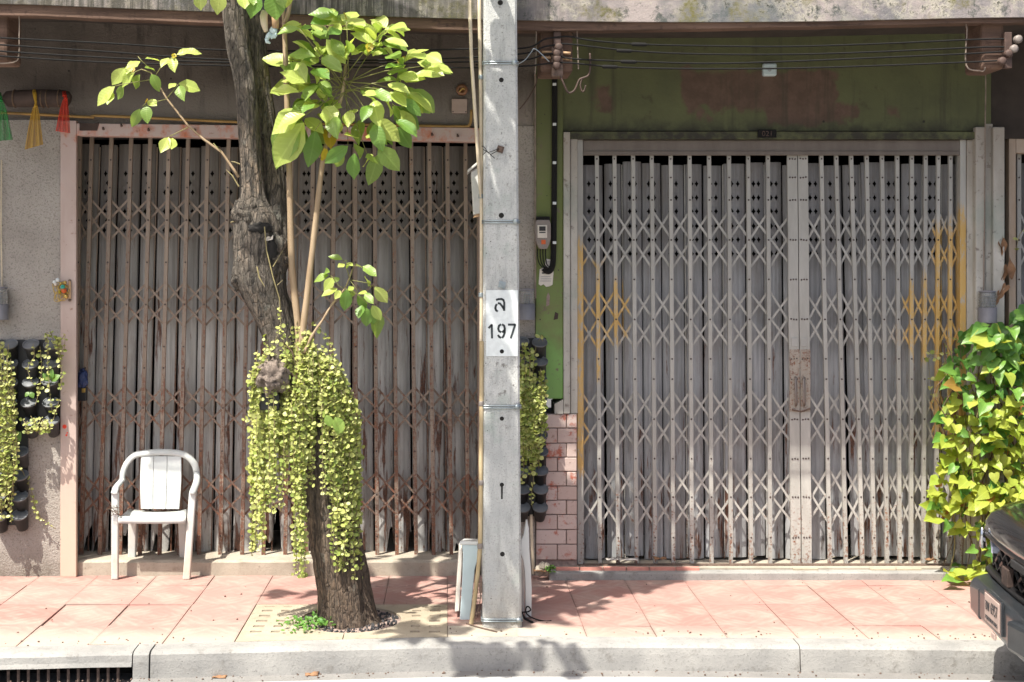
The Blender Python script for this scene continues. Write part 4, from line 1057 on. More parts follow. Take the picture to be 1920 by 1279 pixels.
# ================================================================== sapling with the big bright crown
sp_ = thing('sapling', 'young sapling with glossy yellow green leaf cluster growing from the old trunk', 'sapling', W(565, 690, 5.66))
def stem(pl, Y, r0, r1, mat, nm, par):
    P = cat(pl, 5); k = len(P); mb = MB(); mb.tube([W(x, y, Y) for x, y in P], [r0 + (r1 - r0) * i / (k - 1) + .0007 * math.sin(i * 1.7) for i in range(k)], 10); return mb.build(nm, mat, par, True)
stem([(564, 700), (566, 640), (575, 560), (588, 450), (599, 350), (607, 292), (615, 262), (630, 215), (643, 170), (648, 120)], 5.62, .0205, .0085, 'stem_tan', 'stem', sp_)
stem([(563, 690), (560, 620), (551, 540), (546, 470), (543, 340), (540, 240), (536, 130), (533, 42)], 5.66, .022, .0135, 'stem_tan', 'stem', sp_)
stem([(533, 44), (531, 20), (528, -60)], 5.66, .012, .008, 'stem_tan', 'branch', sp_); stem([(533, 44), (541, 22), (551, -40)], 5.66, .014, .010, 'stem_tan', 'branch', sp_)
stem([(570, 662), (586, 628), (605, 600), (622, 572), (646, 542), (655, 520), (660, 505)], 5.58, .0085, .003, 'stem_tan', 'branch', sp_)
stem([(607, 292), (604, 286), (598, 296)], 5.61, .008, .004, 'stem_tan', 'branch', sp_)
l2 = [(900, 130, 740, 155, 'leaf_deep'), (920, 150, 830, 85), (945, 130, 890, 72), (1000, 160, 895, 120), (1000, 150, 972, 90, 'leaf_yellow'), (1005, 160, 1066, 120, 'leaf_yellow'), (1010, 175, 1138, 170), (950, 215, 862, 200), (960, 230, 868, 240, 'leaf_deep'), (980, 220, 1062, 195, 'leaf_light'),
      (650, 212, 486, 214), (655, 215, 725, 195, 'leaf_deep'), (640, 225, 742, 258), (735, 225, 835, 292), (738, 215, 832, 255, 'leaf_deep'), (1180, 320, 1062, 205), (1200, 310, 1138, 185), (1292, 215, 1182, 132), (1285, 222, 1475, 200), (1300, 240, 1445, 290), (1290, 300, 1462, 338), (1240, 330, 1290, 228), (1190, 340, 1272, 335),
      (1010, 450, 884, 305), (1015, 400, 1032, 282), (1000, 440, 1002, 360), (1050, 390, 1155, 338), (1160, 390, 1182, 322, 'leaf_yellow'), (1180, 390, 1285, 366), (770, 405, 645, 305), (800, 415, 772, 306), (810, 410, 848, 345), (765, 425, 560, 372), (790, 462, 688, 432, 'leaf_deep'), (815, 450, 955, 512), (830, 430, 925, 370, 'leaf_deep'),
      (600, 455, 392, 440), (600, 450, 702, 432), (690, 600, 558, 468), (600, 460, 702, 585), (680, 605, 496, 558), (690, 622, 508, 528), (735, 530, 862, 552, 'leaf_deep'), (740, 540, 802, 605), (760, 520, 700, 480, 'leaf_deep'), (645, 692, 432, 672), (650, 690, 722, 620), (800, 625, 688, 712), (800, 630, 890, 702), (820, 625, 832, 742, 'leaf_light'), (655, 730, 765, 748, 'leaf_mid'),
      (752, 772, 578, 812), (760, 780, 660, 825, 'leaf_deep'), (690, 858, 476, 925, 'leaf_light'), (690, 850, 418, 1002), (756, 800, 835, 738), (835, 800, 905, 776, 'leaf_deep'), (810, 850, 852, 915), (868, 830, 936, 905, 'leaf_mid'), (1085, 830, 978, 905, 'leaf_light'), (1030, 830, 1012, 925, 'leaf_light'),
      (1400, 440, 1288, 368), (1430, 420, 1398, 484, 'leaf_yellow'), (1430, 455, 1595, 378), (1600, 410, 1705, 452), (1555, 478, 1792, 502), (1545, 540, 1720, 542), (1435, 500, 1288, 500, 'leaf_deep'), (1460, 520, 1328, 602, 'leaf_mid'), (1430, 600, 1565, 572), (1385, 610, 1212, 582, 'leaf_mid'), (1325, 640, 1432, 692), (1325, 690, 1446, 778, 'leaf_light'), (1440, 680, 1595, 775), (1450, 690, 1665, 818), (1425, 740, 1562, 868, 'leaf_deep'),
      (1350, 800, 1532, 975, 'leaf_deep'), (1340, 800, 1402, 905, 'leaf_mid'), (1195, 690, 1318, 712), (1105, 700, 1245, 732), (1200, 755, 1232, 905, 'leaf_light'), (1175, 790, 1118, 885, 'leaf_deep'), (1290, 760, 1372, 852), (1195, 920, 1378, 1035, 'leaf_deep'), (1370, 900, 1528, 985, 'leaf_deep'), (1385, 950, 1482, 1115, 'leaf_deep'), (1205, 930, 1252, 1095, 'leaf_deep'), (1235, 1000, 1292, 1065, 'leaf_mid'),
      (645, 920, 438, 1240, 'leaf_mid'), (640, 900, 560, 965, 'leaf_deep'), (690, 970, 616, 1165, 'leaf_deep'), (765, 980, 733, 1254, 'leaf_deep'), (700, 890, 795, 965, 'leaf_deep'), (780, 930, 832, 1075, 'leaf_deep'), (860, 950, 892, 1065, 'leaf_yellow'), (895, 960, 965, 928, 'leaf_mid'), (1012, 1095, 832, 1225, 'leaf_deep'), (965, 1110, 908, 1275, 'leaf_mid'), (1055, 1075, 1125, 1155, 'leaf_mid'), (1060, 1150, 1040, 1345, 'leaf_deep'), (1200, 1170, 1105, 1235), (1140, 1182, 1268, 1212, 'leaf_mid'), (1235, 1100, 1400, 1275, 'leaf_mid'), (1085, 1040, 985, 1000), (1150, 1040, 1205, 1000), (832, 1110, 818, 1205, 'leaf_yellow'), (1235, 1160, 1180, 1392, 'leaf_mid'), (1110, 900, 1085, 1010, 'leaf_mid'), (905, 880, 900, 1000, 'leaf_mid')]
leaves(sp_, l2, 400, 0, 4, 5.60, .17, .155, lambda b: 'leaf_light' if R.random() < .72 else 'leaf_mid', .5, (.95, 1.25))
lx = [(q[0] + R.uniform(-40, 40), q[1] + R.uniform(-35, 35), q[2] + R.uniform(-45, 45), q[3] + R.uniform(-45, 25)) for q in l2 + l2 if 430 < q[0] < 1560 and q[1] < 940 and R.random() < .8]
leaves(sp_, lx, 400, 0, 4, 5.66, .17, .15, lambda b: R.choice(['leaf_light', 'leaf_light', 'leaf_mid']), .5, (.95, 1.25))
hub = (980, 620)
for (x, y) in ((645, 215), (950, 200), (1000, 160), (1290, 230), (1180, 385), (790, 435), (605, 455), (690, 605), (740, 530), (650, 690), (805, 630), (760, 780), (690, 865), (1430, 440), (1550, 500), (1390, 600), (1335, 680), (1440, 690), (1200, 730), (1350, 800), (1200, 920), (645, 910), (765, 975), (1010, 1090), (1150, 1150), (1020, 430), (1110, 830), (860, 850)):
    hx, hy = hub[0] + R.uniform(-30, 40), hub[1] + R.uniform(-60, 80)
    yy = 5.60 + R.uniform(-.1, .1)
    mb = MB(); mb.tube([W(400 + hx / 4, hy / 4, 5.62), W(400 + (hx * .5 + x * .5) / 4, (hy * .5 + y * .5 - 22) / 4, (yy + 5.62) / 2), W(400 + x / 4, y / 4, yy)], [.0032, .0026, .002], 6); mb.build('petiole', 'stem_green', sp_, True)
l3 = [(480, 275, 328, 218), (500, 320, 428, 348), (500, 290, 528, 288), (520, 330, 547, 378), (520, 310, 592, 330), (620, 330, 702, 352), (700, 345, 838, 412, 'leaf_mid'), (330, 440, 152, 484, 'leaf_mid'), (340, 410, 238, 398), (370, 470, 295, 592, 'leaf_light'), (440, 470, 385, 505), (425, 590, 248, 632, 'leaf_light'), (452, 610, 402, 692), (520, 600, 508, 832, 'leaf_deep'), (540, 600, 592, 705, 'leaf_mid'), (600, 570, 540, 602), (650, 640, 735, 612), (640, 660, 742, 824, 'leaf_deep'), (720, 640, 802, 725), (690, 770, 648, 905, 'leaf_deep'), (740, 800, 745, 1005, 'leaf_deep'), (780, 810, 822, 985, 'leaf_deep'), (800, 800, 918, 1115, 'leaf_mid'), (800, 770, 897, 935), (740, 520, 805, 562), (830, 570, 970, 745), (715, 460, 792, 532)]
leaves(sp_, l3, 560, 440, 5.815, 5.56, .05, .09, lambda b: 'leaf_mid' if R.random() < .6 else 'leaf_light', .5, (1.0, 1.3))
for pl in ([(500, 590), (440, 560), (380, 470), (335, 440)], [(560, 500), (540, 420), (500, 320), (485, 280)], [(605, 340), (560, 470), (500, 590)], [(605, 340), (700, 350)], [(570, 495), (740, 525), (830, 570)], [(510, 590), (640, 650), (740, 740), (800, 800)], [(560, 500), (620, 580), (650, 640)]):
    mb = MB(); mb.tube([W(560 + x / 5.815, 440 + y / 5.815, 5.56) for x, y in pl], .002, 5); mb.build('petiole', 'stem_green', sp_, True)

# ================================================================== trailing vines
def strands(root, S, spacing, size, npart, dark=.25, side=6.):
    """S: list of point lists (x, y, Y) hanging downwards; leaves sit in pairs along them"""
    mats = []
    for pl in S:
        P = [W(*p) for p in cat(pl, 6)]
        mb = MB(); mb.tube(P, .0019, 4); mb.build('strand', 'stem_thin', root, True)
        acc = R.uniform(0, spacing); ph = R.uniform(0, 3)
        for a, b in zip(P, P[1:]):
            d = b - a; ln = d.length
            while acc < ln:
                p = a + d * (acc / ln); ph += 1.57 + R.uniform(-.5, .5)
                for sg in (1, -1):
                    if R.random() < .1: continue
                    o = Vector((math.cos(ph) * sg, math.sin(ph) * sg * .8 - .25, R.uniform(-.6, .5))).normalized()
                    s_ = size * R.choice([.45, .7, .85, 1, 1, 1.1, 1.3]) * R.uniform(.85, 1.15)
                    nrm = (R.uniform(-.7, .7), -1 + R.uniform(-.2, .4), R.uniform(-.1, 1.1))
                    mats.append((p.y + R.uniform(-.02, .02), lmat(p + o * .003, p + o * (s_ + .003), nrm, R.uniform(.85, 1.1)), 'vine_leaf_dark' if R.random() < dark else 'vine_leaf'))
                acc += spacing * R.uniform(.75, 1.3)
            acc -= ln
    mats.sort(key=lambda q: q[0])
    bulk = {'vine_leaf': MB(), 'vine_leaf_dark': MB()}
    mb = MB(); first = True
    for i, (_, mw, k) in enumerate(mats):
        me = R.choice(MR[k])
        if i < npart: place(me, root, mw)
        else:
            mb.cm = 0 if k == 'vine_leaf' else 1
            mb.add([mw @ v.co for v in me.vertices], [tuple(f.vertices) for f in me.polygons])
    if mb.v: stuff(mb.build('foliage', ['vine_leaf', 'vine_leaf_dark'], root, True))
    return len(mats)
vn = thing('hanging_vine', 'thick curtain of pale green button vine draped over the tree trunk', 'vine', W(560, 700, 5.6))
S = []
def endy(x):
    if x < 500: return R.choice([900, 940, 1000, 1030])
    if x < 545: return R.choice([840, 900, 930, 960])
    if x < 572: return R.choice([880, 940, 1050, 1085])
    if x < 622: return R.choice([800, 830, 880, 930])
    if x < 648: return R.choice([900, 980, 1040, 1062])
    return R.choice([900, 980, 1040, 1095])
for k in range(180):
    u = R.uniform(-1, 1); x = 572 + 100 * u + (5 if u > 0 else 0)
    y0 = 690 + 100 * abs(u) ** 1.6 + R.uniform(-20, 60) - (20 if u > 0 else 0)
    rad = .29 * R.uniform(.8, 1.05); Yf = 5.76 - rad * math.sqrt(max(0.02, 1 - u * u)) * .72
    y1 = endy(x) + R.uniform(-20, 15) - 40 * (R.random() < .4)
    if k % 5 < 2: y1 = y0 + (y1 - y0) * R.uniform(.3, .85)
    xs = 560 + (x - 560) * .72
    if x < 552 and y0 < 770: y0 = R.uniform(765, 800); xs = x
    if 585 < x < 625 and R.random() < .45: continue
    S.append([(xs, y0 - 35, Yf + .06), (x, y0 + 15, Yf), (x + R.uniform(-4, 4), (y0 + y1) / 2, Yf + .01), (x + R.uniform(-7, 7), y1, Yf + .02)])
for k in range(14):
    x = R.uniform(475, 668); S.append([(x, endy(x) - 120, 5.55), (x + 2, endy(x) - 60, 5.55), (x + R.uniform(-5, 5), endy(x), 5.55)])
for k in range(36):   # over the shoulder
    x0 = R.uniform(540, 590); y0 = R.uniform(600, 690); S.append([(x0, y0, 5.66), (x0 + (x0 - 545) * .6, y0 + 35, 5.60), (x0 + (x0 - 545) * 1.1, y0 + 85, 5.56)])
for pl in ([(524, 575), (527, 610), (533, 650), (540, 680)], [(500, 655), (488, 680), (475, 705), (470, 745)], [(527, 610), (515, 640), (500, 660)], [(600, 672), (632, 705), (655, 760), (668, 800)], [(490, 690), (476, 720), (470, 770), (458, 790)], [(552, 1000), (556, 1040), (552, 1078)], [(568, 990), (570, 1040), (566, 1080)], [(480, 760), (470, 800), (468, 860)]): S.append([(x, y, 5.58) for x, y in pl])
for k in range(16):
    x0 = R.uniform(500, 560); S.append([(x0, R.uniform(600, 660), 5.70), (x0 + R.uniform(-12, 6), R.uniform(655, 680), 5.66)])
for k in range(9): S.append([(x_ := R.uniform(482, 500), R.uniform(650, 690), 5.64), (x_ - R.uniform(6, 16), R.uniform(700, 730), 5.60), (x_ - R.uniform(8, 20), R.uniform(745, 790), 5.58)])
print('vine leaves', strands(vn, S, .0245, .0215, 300, .25))
for (bx_, by_, tx_, ty_) in ((612, 778, 620, 800), (628, 782, 642, 812), (640, 785, 632, 815)):
    place(ML['leaf_mid'][0], vn, lmat(W(bx_, by_, 5.46), W(tx_, ty_, 5.44), (0, -1, .4), 1.3))

# planters with black pots on the walls
def pot(par, x, y, Yw, r=.047, hgt=.115, soil=True):
    """pot hooked on the wall, mouth tipped outwards a little"""
    c = W(x, y, Yw - .062); mb = MB(); ax = Vector((0, -.55, .84)).normalized()
    mb.lathe(c - ax * hgt, [(.001, 0), (r * .74, 0), (r * .95, hgt * .86), (r * 1.08, hgt * .87), (r * 1.10, hgt), (r * .99, hgt), (r * .95, hgt * .84), (.001, hgt * .82)], ax, 22)
    o = mb.build('pot', 'pot_dusty' if R.random() < .5 else 'black_plastic', par, True)
    mb = MB(); mb.lathe(c, [(r * .97, -.002), (r * 1.11, -.006), (r * 1.13, .0), (r * 1.11, .004), (r * .99, .003), (r * .96, -.004)], ax, 22); mb.build('rim', 'pot_rim', o, True)
    mb = MB(); mb.lathe(c - ax * (hgt * .14), [(r * .93, 0), (r * .5, .004), (.001, .006)], ax, 18); mb.build('potting_soil', 'pot_soil', o, True)
    return o
pl_ = thing('wall_planter', 'rack of black pots trailing button vine on the roughcast pier', 'planter', W(50, 800, 6.8))
a, b = W(-40, 806, 6.835), W(115, 637, 6.835); MB().box(a.x, b.x, 6.834, 6.848, a.z, b.z).build('backing', 'black_plastic', pl_)
a, b = W(-60, 985, 6.835), W(52, 806, 6.835); MB().box(a.x, b.x, 6.834, 6.848, a.z, b.z).build('backing', 'black_plastic', pl_)
for (x, y) in [(18, 643), (58, 643), (97, 643), (18, 680), (57, 680), (96, 678), (18, 716), (57, 714), (94, 712), (16, 752), (54, 752), (95, 752), (16, 790), (56, 788), (96, 786), (38, 845), (0, 845), (38, 889), (0, 889), (37, 928), (-2, 928), (37, 963), (-2, 966)]: pot(pl_, x, y + 2, 6.835)
S = []
for k in range(26):
    x = R.gauss(10, 14); x = max(-25, min(44, x)); y0 = R.uniform(640, 760); S.append([(x, y0, 6.72), (x + R.uniform(-4, 4), y0 + 60, 6.69), (x + R.uniform(-8, 8), min(985, y0 + R.uniform(120, 260)), 6.70)])
for k in range(16):
    x = R.gauss(8, 14); x = max(-25, min(40, x)); y0 = R.uniform(800, 880); S.append([(x, y0, 6.70), (x + R.uniform(-4, 4), y0 + 40, 6.69), (x + R.uniform(-8, 8), min(982, y0 + R.uniform(60, 110)), 6.70)])
for k in range(14): x = R.uniform(40, 92); S.append([(x, 790 + R.uniform(-12, 6), 6.72), (x + R.uniform(-12, 12), 802, 6.69), (x + R.uniform(-14, 14), 812, 6.70)])
for k in range(10): x = R.uniform(88, 122); y0 = R.uniform(630, 655); S.append([(x, y0, 6.72), (x + R.uniform(-6, 8), y0 - 8, 6.70), (x + R.uniform(0, 10), y0 + 22, 6.70)])
for pl in ([(62, 645), (64, 670), (52, 690), (62, 722)], [(75, 650), (78, 690), (74, 730), (66, 760)], [(88, 648), (90, 690), (94, 740), (98, 775)], [(38, 875), (50, 900), (62, 930), (66, 955), (80, 975), (105, 992)], [(60, 925), (66, 950), (76, 970)], [(112, 668), (116, 700), (113, 730)], [(112, 748), (104, 775), (98, 790)]):
    S.append([(x, y, 6.71 if y < 900 else 6.79) for x, y in pl])
print('left pots', strands(pl_, S, .036, .021, 200, .35))
for (bx_, by_, tx_, ty_) in ((92, 715, 82, 700), (96, 715, 108, 702), (93, 712, 95, 694), (20, 810, 10, 830), (24, 808, 38, 825), (55, 735, 46, 742), (57, 735, 62, 745)):
    place(ML['leaf_deep'][1], pl_, lmat(W(bx_, by_, 6.72), W(tx_, ty_, 6.70), (0, -1, .8), 1.5))
pr_ = thing('wall_planter', 'narrow rack of black pots trailing yellowish vine beside the brick base', 'planter', W(1000, 800, 6.8))
a, b = W(968, 968, 6.835), W(1024, 634, 6.835); MB().box(a.x, b.x, 6.834, 6.848, a.z, b.z).build('backing', 'black_plastic', pr_)
for (x, y) in [(978, 640), (1012, 642), (978, 676), (1013, 677), (978, 712), (1012, 712), (980, 746), (1012, 746), (980, 780), (1012, 780), (980, 815), (1013, 815), (980, 848), (1014, 846), (982, 882), (1014, 882), (980, 917), (1014, 917), (980, 951), (1013, 951)]: pot(pr_, x, y, 6.835, .044, .10)
S = []
for k in range(34):
    x = R.uniform(962, 1022); y0 = R.uniform(690, 745) if x > 1000 else R.uniform(645, 740); S.append([(x, y0, 6.72), (x + R.uniform(-4, 4), y0 + 45, 6.69), (x + R.uniform(-7, 5), y0 + R.uniform(80, 140), 6.70)])
for k in range(16): x = R.uniform(982, 1012); y0 = R.uniform(790, 820); S.append([(x, y0, 6.70), (x + R.uniform(-4, 4), y0 + 30, 6.69), (x + R.uniform(-6, 5), y0 + R.uniform(40, 75), 6.70)])
for pl in ([(1005, 650), (1000, 690), (998, 730)], [(984, 640), (976, 680), (978, 720)], [(998, 860), (1000, 900), (996, 930), (998, 950)], [(1010, 640), (1016, 628), (1018, 640)], [(976, 840), (982, 880), (976, 905)]): S.append([(x, y, 6.71) for x, y in pl])
print('right pots', strands(pr_, S, .028, .026, 150, .45))

# ================================================================== heart leaved climber on the right
iv = thing('climbing_plant', 'heart leaved yellow green climber heaped against the folding gate', 'climbing plant', W(1840, 1080, 6.7))
def inside(x, y, P):
    c = False
    for (x0, y0), (x1, y1) in zip(P, P[1:] + P[:1]):
        if (y0 > y) != (y1 > y) and x < (x1 - x0) * (y - y0) / (y1 - y0) + x0: c = not c
    return c
poly = [(1808, 622), (1840, 596), (1885, 612), (1905, 578), (1990, 575), (1990, 1075), (1835, 1070), (1818, 1010), (1790, 985), (1752, 985), (1744, 930), (1758, 860), (1768, 800), (1778, 745), (1772, 700), (1790, 660)]
cand = []
while len(cand) < 900:
    x, y = R.uniform(1740, 1990), R.uniform(575, 1075)
    if not inside(x, y, poly): continue
    if y < 770 and x < 1860 and R.random() < .35: continue
    if y > 960 and x < 1850 and R.random() < .5: continue
    cand.append((x, y))
mb = MB(); cnt = 0
info = []
for (x, y) in cand:
    top = y + R.gauss(0, 35) < 725
    Y = 6.84 - R.uniform(0, .34) * (.5 + .5 * min(1, (x - 1740) / 90))
    s_ = (R.uniform(22, 40) if x > 1850 else R.uniform(15, 28)) if top else R.uniform(12, 28)
    a = R.gauss(0, .75); tx, ty = x + math.sin(a) * s_, y + math.cos(a) * s_ * (.75 if not top else .7)
    b = W(x, y, Y); t = W(tx, ty, Y - R.uniform(-.02, .09))
    r = R.random()
    k = ('heart_dark' if r < .85 else 'heart_light') if top else ('heart_light' if r < .80 else ('heart_dark' if r < .97 else 'heart_brown'))
    info.append((Y, lmat(b, t, (R.uniform(-.8, .6), -1, R.uniform(.1, 1.3)), R.uniform(.85, 1.1)), k, x))
info.sort(key=lambda q: q[0] + (5 if q[3] > 1925 else 0))
bulk = {}
for i, (_, mw, k, x) in enumerate(info):
    me = R.choice(MH[k])
    if i < 300: place(me, iv, mw)
    elif x < 1960:
        q = bulk.setdefault(k, MB()); q.add([mw @ v.co for v in me.vertices], [tuple(f.vertices) for f in me.polygons])
for k, q in bulk.items(): stuff(q.build('foliage', k, iv, True))
for k in range(46):
    x = R.uniform(1765, 1935); y0 = R.uniform(620, 900); y1 = y0 + R.uniform(80, 330)
    pl = cat([(x, y0), (x + R.uniform(-18, 18), (y0 * 2 + y1) / 3), (x + R.uniform(-22, 22), (y0 + 2 * y1) / 3), (x + R.uniform(-25, 25), min(1075, y1))], 4)
    mb = MB(); Yk = 6.86 - R.uniform(0, .22); mb.tube([W(a, b, Yk) for a, b in pl], R.uniform(.0018, .0045), 5); mb.build('stem', R.choice(['stem_green', 'root_brown', 'stem_thin', 'root_brown']), iv)
for k in range(22):
    x, y = R.uniform(1782, 1850), R.uniform(1058, 1094); b = W(x, y, gy(y, .05)); t = b + Vector((R.uniform(-.1, .1), R.uniform(-.1, .02), R.uniform(-.02, .05))); t.z = max(t.z, .015)
    place(R.choice(MH['heart_light' if R.random() < .5 else 'heart_dark']), iv, lmat(b, t, (R.uniform(-.3, .3), -.5, 1), 1.))
S = [[(1800, 640, 6.8), (1780, 632, 6.8), (1772, 650, 6.8), (1770, 700, 6.8)], [(1790, 660, 6.82), (1750, 665, 6.82), (1738, 655, 6.82)], [(1780, 690, 6.8), (1745, 667, 6.82), (1742, 690, 6.82), (1750, 760, 6.82)], [(1905, 470, 6.85), (1912, 440, 6.85), (1925, 425, 6.85)], [(1830, 740, 6.7), (1822, 790, 6.7), (1815, 820, 6.7)], [(1870, 690, 6.68), (1878, 740, 6.68), (1882, 790, 6.68)]]
strands(iv, S, .06, .026, 200, .4)
for (x0, y0, x1, y1) in ((1888, 500, 1880, 530), (1886, 535, 1872, 560), (1875, 548, 1868, 575), (1880, 470, 1884, 440), (1893, 520, 1897, 480), (1790, 745, 1782, 800), (1875, 455, 1882, 480)):
    mb = MB(); b = W(x0, y0, 6.84); t = W(x1, y1, 6.82)
    o = reg(bpy.data.objects.new('leaf', MH['heart_brown'][0].copy()), iv, lmat(b, t, (.4, -1, .2), .5)); o.data.materials[0] = MT['dead_leaf']

# ================================================================== weeds, litter
wd_ = thing('weed', 'low bright green weed clump at the front of the tree opening', 'weed', (W(575, 1180, 5.5).x, gy(1178), 0))
for k in range(150):
    x, y = R.gauss(566, 18) if k % 2 else R.gauss(602, 12), R.uniform(1166, 1188)
    if k % 2 == 0: y -= 10
    b = W(x, y, gy(y)); b.z = R.uniform(0, .03); d = Vector((R.uniform(-1, 1), R.uniform(-1, .4), R.uniform(.1, 1))).normalized()
    place(R.choice(MWD), wd_, lmat(b, b + d * R.uniform(.02, .042), (R.uniform(-.4, .4), -.4, 1), 1.))
w2 = thing('weed', 'tiny green weed sprouting at the foot of the brick base', 'weed', W(1030, 1068, 6.74))
for k in range(24):
    b = W(1031 + R.uniform(-5, 5), 1066 + R.uniform(-4, 6), 6.72); d = Vector((R.uniform(-1, 1), R.uniform(-1, 0), R.uniform(-.2, 1))).normalized(); place(R.choice(MWD), w2, lmat(b, b + d * .03, (0, -.6, 1), 1.))
rb = thing('rubble', 'small heap of grey rubble beside the white post at the brick base', 'rubble', W(1020, 1070, 6.74))
for k in range(16):
    c = W(1016 + R.uniform(-10, 14), 1074 - R.uniform(0, 14), 6.745); s_ = R.uniform(.012, .03)
    mb = MB(); mb.lathe(c - Vector((0, 0, s_)), [(s_ * .5, 0), (s_, s_ * .7), (s_ * .8, s_ * 1.4), (s_ * .3, s_ * 1.9)], (R.uniform(-.4, .4), R.uniform(-.4, .4), 1), 6); mb.build('stone', 'step_concrete', rb)
mb = MB(); mb.tube([W(996, 965, 6.80), W(997, 1000, 6.79), W(1000, 1076, 6.77)], .010, 8); tag(mb.build('wooden_stake', 'conduit_cream'), 'thin grey wooden stake leaning at the brick base under the pots', 'stake')
def litter(nm, lab, c_, x, y, w_, h_, Y, mat, z=None):
    mb = MB(); p = W(x, y, Y); n = 6; vs = []
    for i in range(n + 1):
        for j in range(3):
            u, v = (i / n - .5) * w_ / 296, (j / 2 - .5) * h_ / 296 * 1.6
            vs.append((p.x + u + R.uniform(-.004, .004), p.y + v, p.z + .008 + R.uniform(-.004, .014) * (1 if j else .5)))
    mb.add(vs, [(i * 3 + j, i * 3 + 3 + j, i * 3 + 4 + j, i * 3 + 1 + j) for i in range(n) for j in range(2)])
    o = mb.build(nm, mat, None, True); s_ = o.modifiers.new('s', 'SOLIDIFY'); s_.thickness = .002; tag(o, lab, c_)
litter('paper_scrap', 'crumpled pale paper on the gate sill near the yellow post', 'paper', 1148, 1051, 26, 12, 6.88, 'paper')
litter('paper_scrap', 'flattened white paper strip on the gate sill right of the crumpled paper', 'paper', 1178, 1052, 34, 10, 6.88, 'paper')
litter('dead_leaf', 'curled brown dead leaf lying on the grey gate sill', 'leaf', 1237, 1050, 24, 10, 6.88, 'dead_leaf')
litter('dead_leaf', 'dry orange leaf lying in the gutter near the kerb joint', 'leaf', 412, 1272, 22, 8, gy(1272, -.14), 'dead_leaf')
litter('dead_leaf', 'small dry tan leaf in the gutter under the tree', 'leaf', 585, 1268, 20, 6, gy(1268, -.14), 'dead_leaf')
litter('dead_leaf', 'broken brown leaf at the right end of the gate sill', 'leaf', 1745, 1052, 20, 8, 6.88, 'dead_leaf')
litter('dead_leaf', 'small brown leaf under the tiny weed at the brick base', 'leaf', 1012, 1073, 24, 6, 6.72, 'dead_leaf')

gr = MB()
for k in range(330):
    X = R.uniform(-2.6, 3.2); u = R.random()
    if u < .5: Y, z = kerbY(X) - .16 - abs(R.gauss(0, .05)), -.135
    elif u < .8: Y, z = kerbY(X) + R.uniform(0, .12), .0
    else: Y, z = R.uniform(5.4, 6.75), .001
    if -1.15 < X < 0 and u > .5: continue
    s_ = R.uniform(.002, .006); p = Vector((X, Y, z)); gr.tube([p, p + Vector((R.uniform(-.3, .3) * s_, 0, s_ * .7)), p + Vector((0, 0, s_ * 1.2))], [s_, s_ * 1.1, s_ * .4], 5)
o = gr.build('grit', 'bolt_rust'); stuff(o); o['label'] = 'loose grit and crumbs scattered along the kerb and pavement'
# ================================================================== chair, broken chair
ch = thing('plastic_chair', 'white plastic armchair standing before the rusty gate', 'chair', W(285, 1088, 6.74))
YF, YR = 6.74, 6.99
def q4(x, y): return (x / 4, 740 + y / 4)
arch = [(858, 742), (868, 700), (895, 665), (915, 640), (922, 585), (948, 520), (1000, 462), (1060, 443), (1200, 432), (1340, 440), (1410, 468), (1458, 522), (1476, 590), (1476, 650), (1458, 705), (1443, 742)]
mb = MB(); P = []
A = cat(arch, 5); n = len(A)
for i, (x, y) in enumerate(A):
    t = i / (n - 1); e = min(t, 1 - t) * 2; Yk = YF + (YR - YF) * min(1, max(0, (e - .06) / .34)) ** .8
    P.append(W(*q4(x, y), Yk))
mb.tube(P, [.023] * len(P), 12, flat=.7); mb.build('arm_frame', 'aged_plastic', ch, True)
for (xa, xb) in ((1058, 1152), (1155, 1252), (1255, 1358)):
    mb = MB(); vs = []; k = 8
    for i in range(k + 1):
        t = i / k; y = 462 + (858 - 462) * t; c_ = 1205; f = 1 + .05 * math.sin(t * 3.14) - .045 * t
        Yk = YR - .01 - .02 * math.sin(t * 3.1) - .05 * t
        l, r = W(*q4(c_ + (xa - c_) * f - 8 * t, y), Yk), W(*q4(c_ + (xb - c_) * f - 8 * t, y), Yk)
        vs += [l, r, r + Vector((0, .008, 0)), l + Vector((0, .008, 0))]
    mb.add(vs, [(4 * i + j, 4 * i + (j + 1) % 4, 4 * i + 4 + (j + 1) % 4, 4 * i + 4 + j) for i in range(k) for j in range(4)] + [(3, 2, 1, 0), (4 * k, 4 * k + 1, 4 * k + 2, 4 * k + 3)]); mb.build('backrest_slat', 'aged_plastic', ch, False, .002)
# seat: a shallow dished slab with a rolled front edge
mb = MB(); vs = []; rows_ = [(6.965, 858, 962, 1398), (6.90, 880, 940, 1398), (6.82, 905, 915, 1398), (6.75, 912, 893, 1396), (6.725, 922, 886, 1394), (6.72, 966, 884, 1390)]
for (Yk, y, xa, xb) in rows_:
    for i in range(13):
        u = i / 12; p = W(*q4(xa + (xb - xa) * u, y), Yk); p.z -= .012 * math.sin(u * 3.1416) * (1 if y < 915 else .2); vs.append(p)
mb.add(vs, [(i * 13 + j, i * 13 + 13 + j, i * 13 + 14 + j, i * 13 + 1 + j) for i in range(len(rows_) - 1) for j in range(12)]); o = mb.build('seat', 'aged_plastic', ch, True); s_ = o.modifiers.new('s', 'SOLIDIFY'); s_.thickness = .006
def leg(x0, x1, y0, xb0, xb1, y1, Y0, Y1):
    mb = MB(); d = (0, .035, 0); dv = Vector(d)
    a, b = W(*q4(x0, y0), Y0), W(*q4(x1, y0), Y0); c_, e = W(*q4(xb0, y1), Y1), W(*q4(xb1, y1), Y1)
    mb.hexa([c_, e, e + dv, c_ + dv, a, b, b + dv, a + dv]); mb.build('leg', 'aged_plastic', ch, False, .008, 3)
leg(834, 886, 735, 832, 884, 1390, YF, YF); leg(1416, 1470, 735, 1368, 1424, 1390, YF, YF)
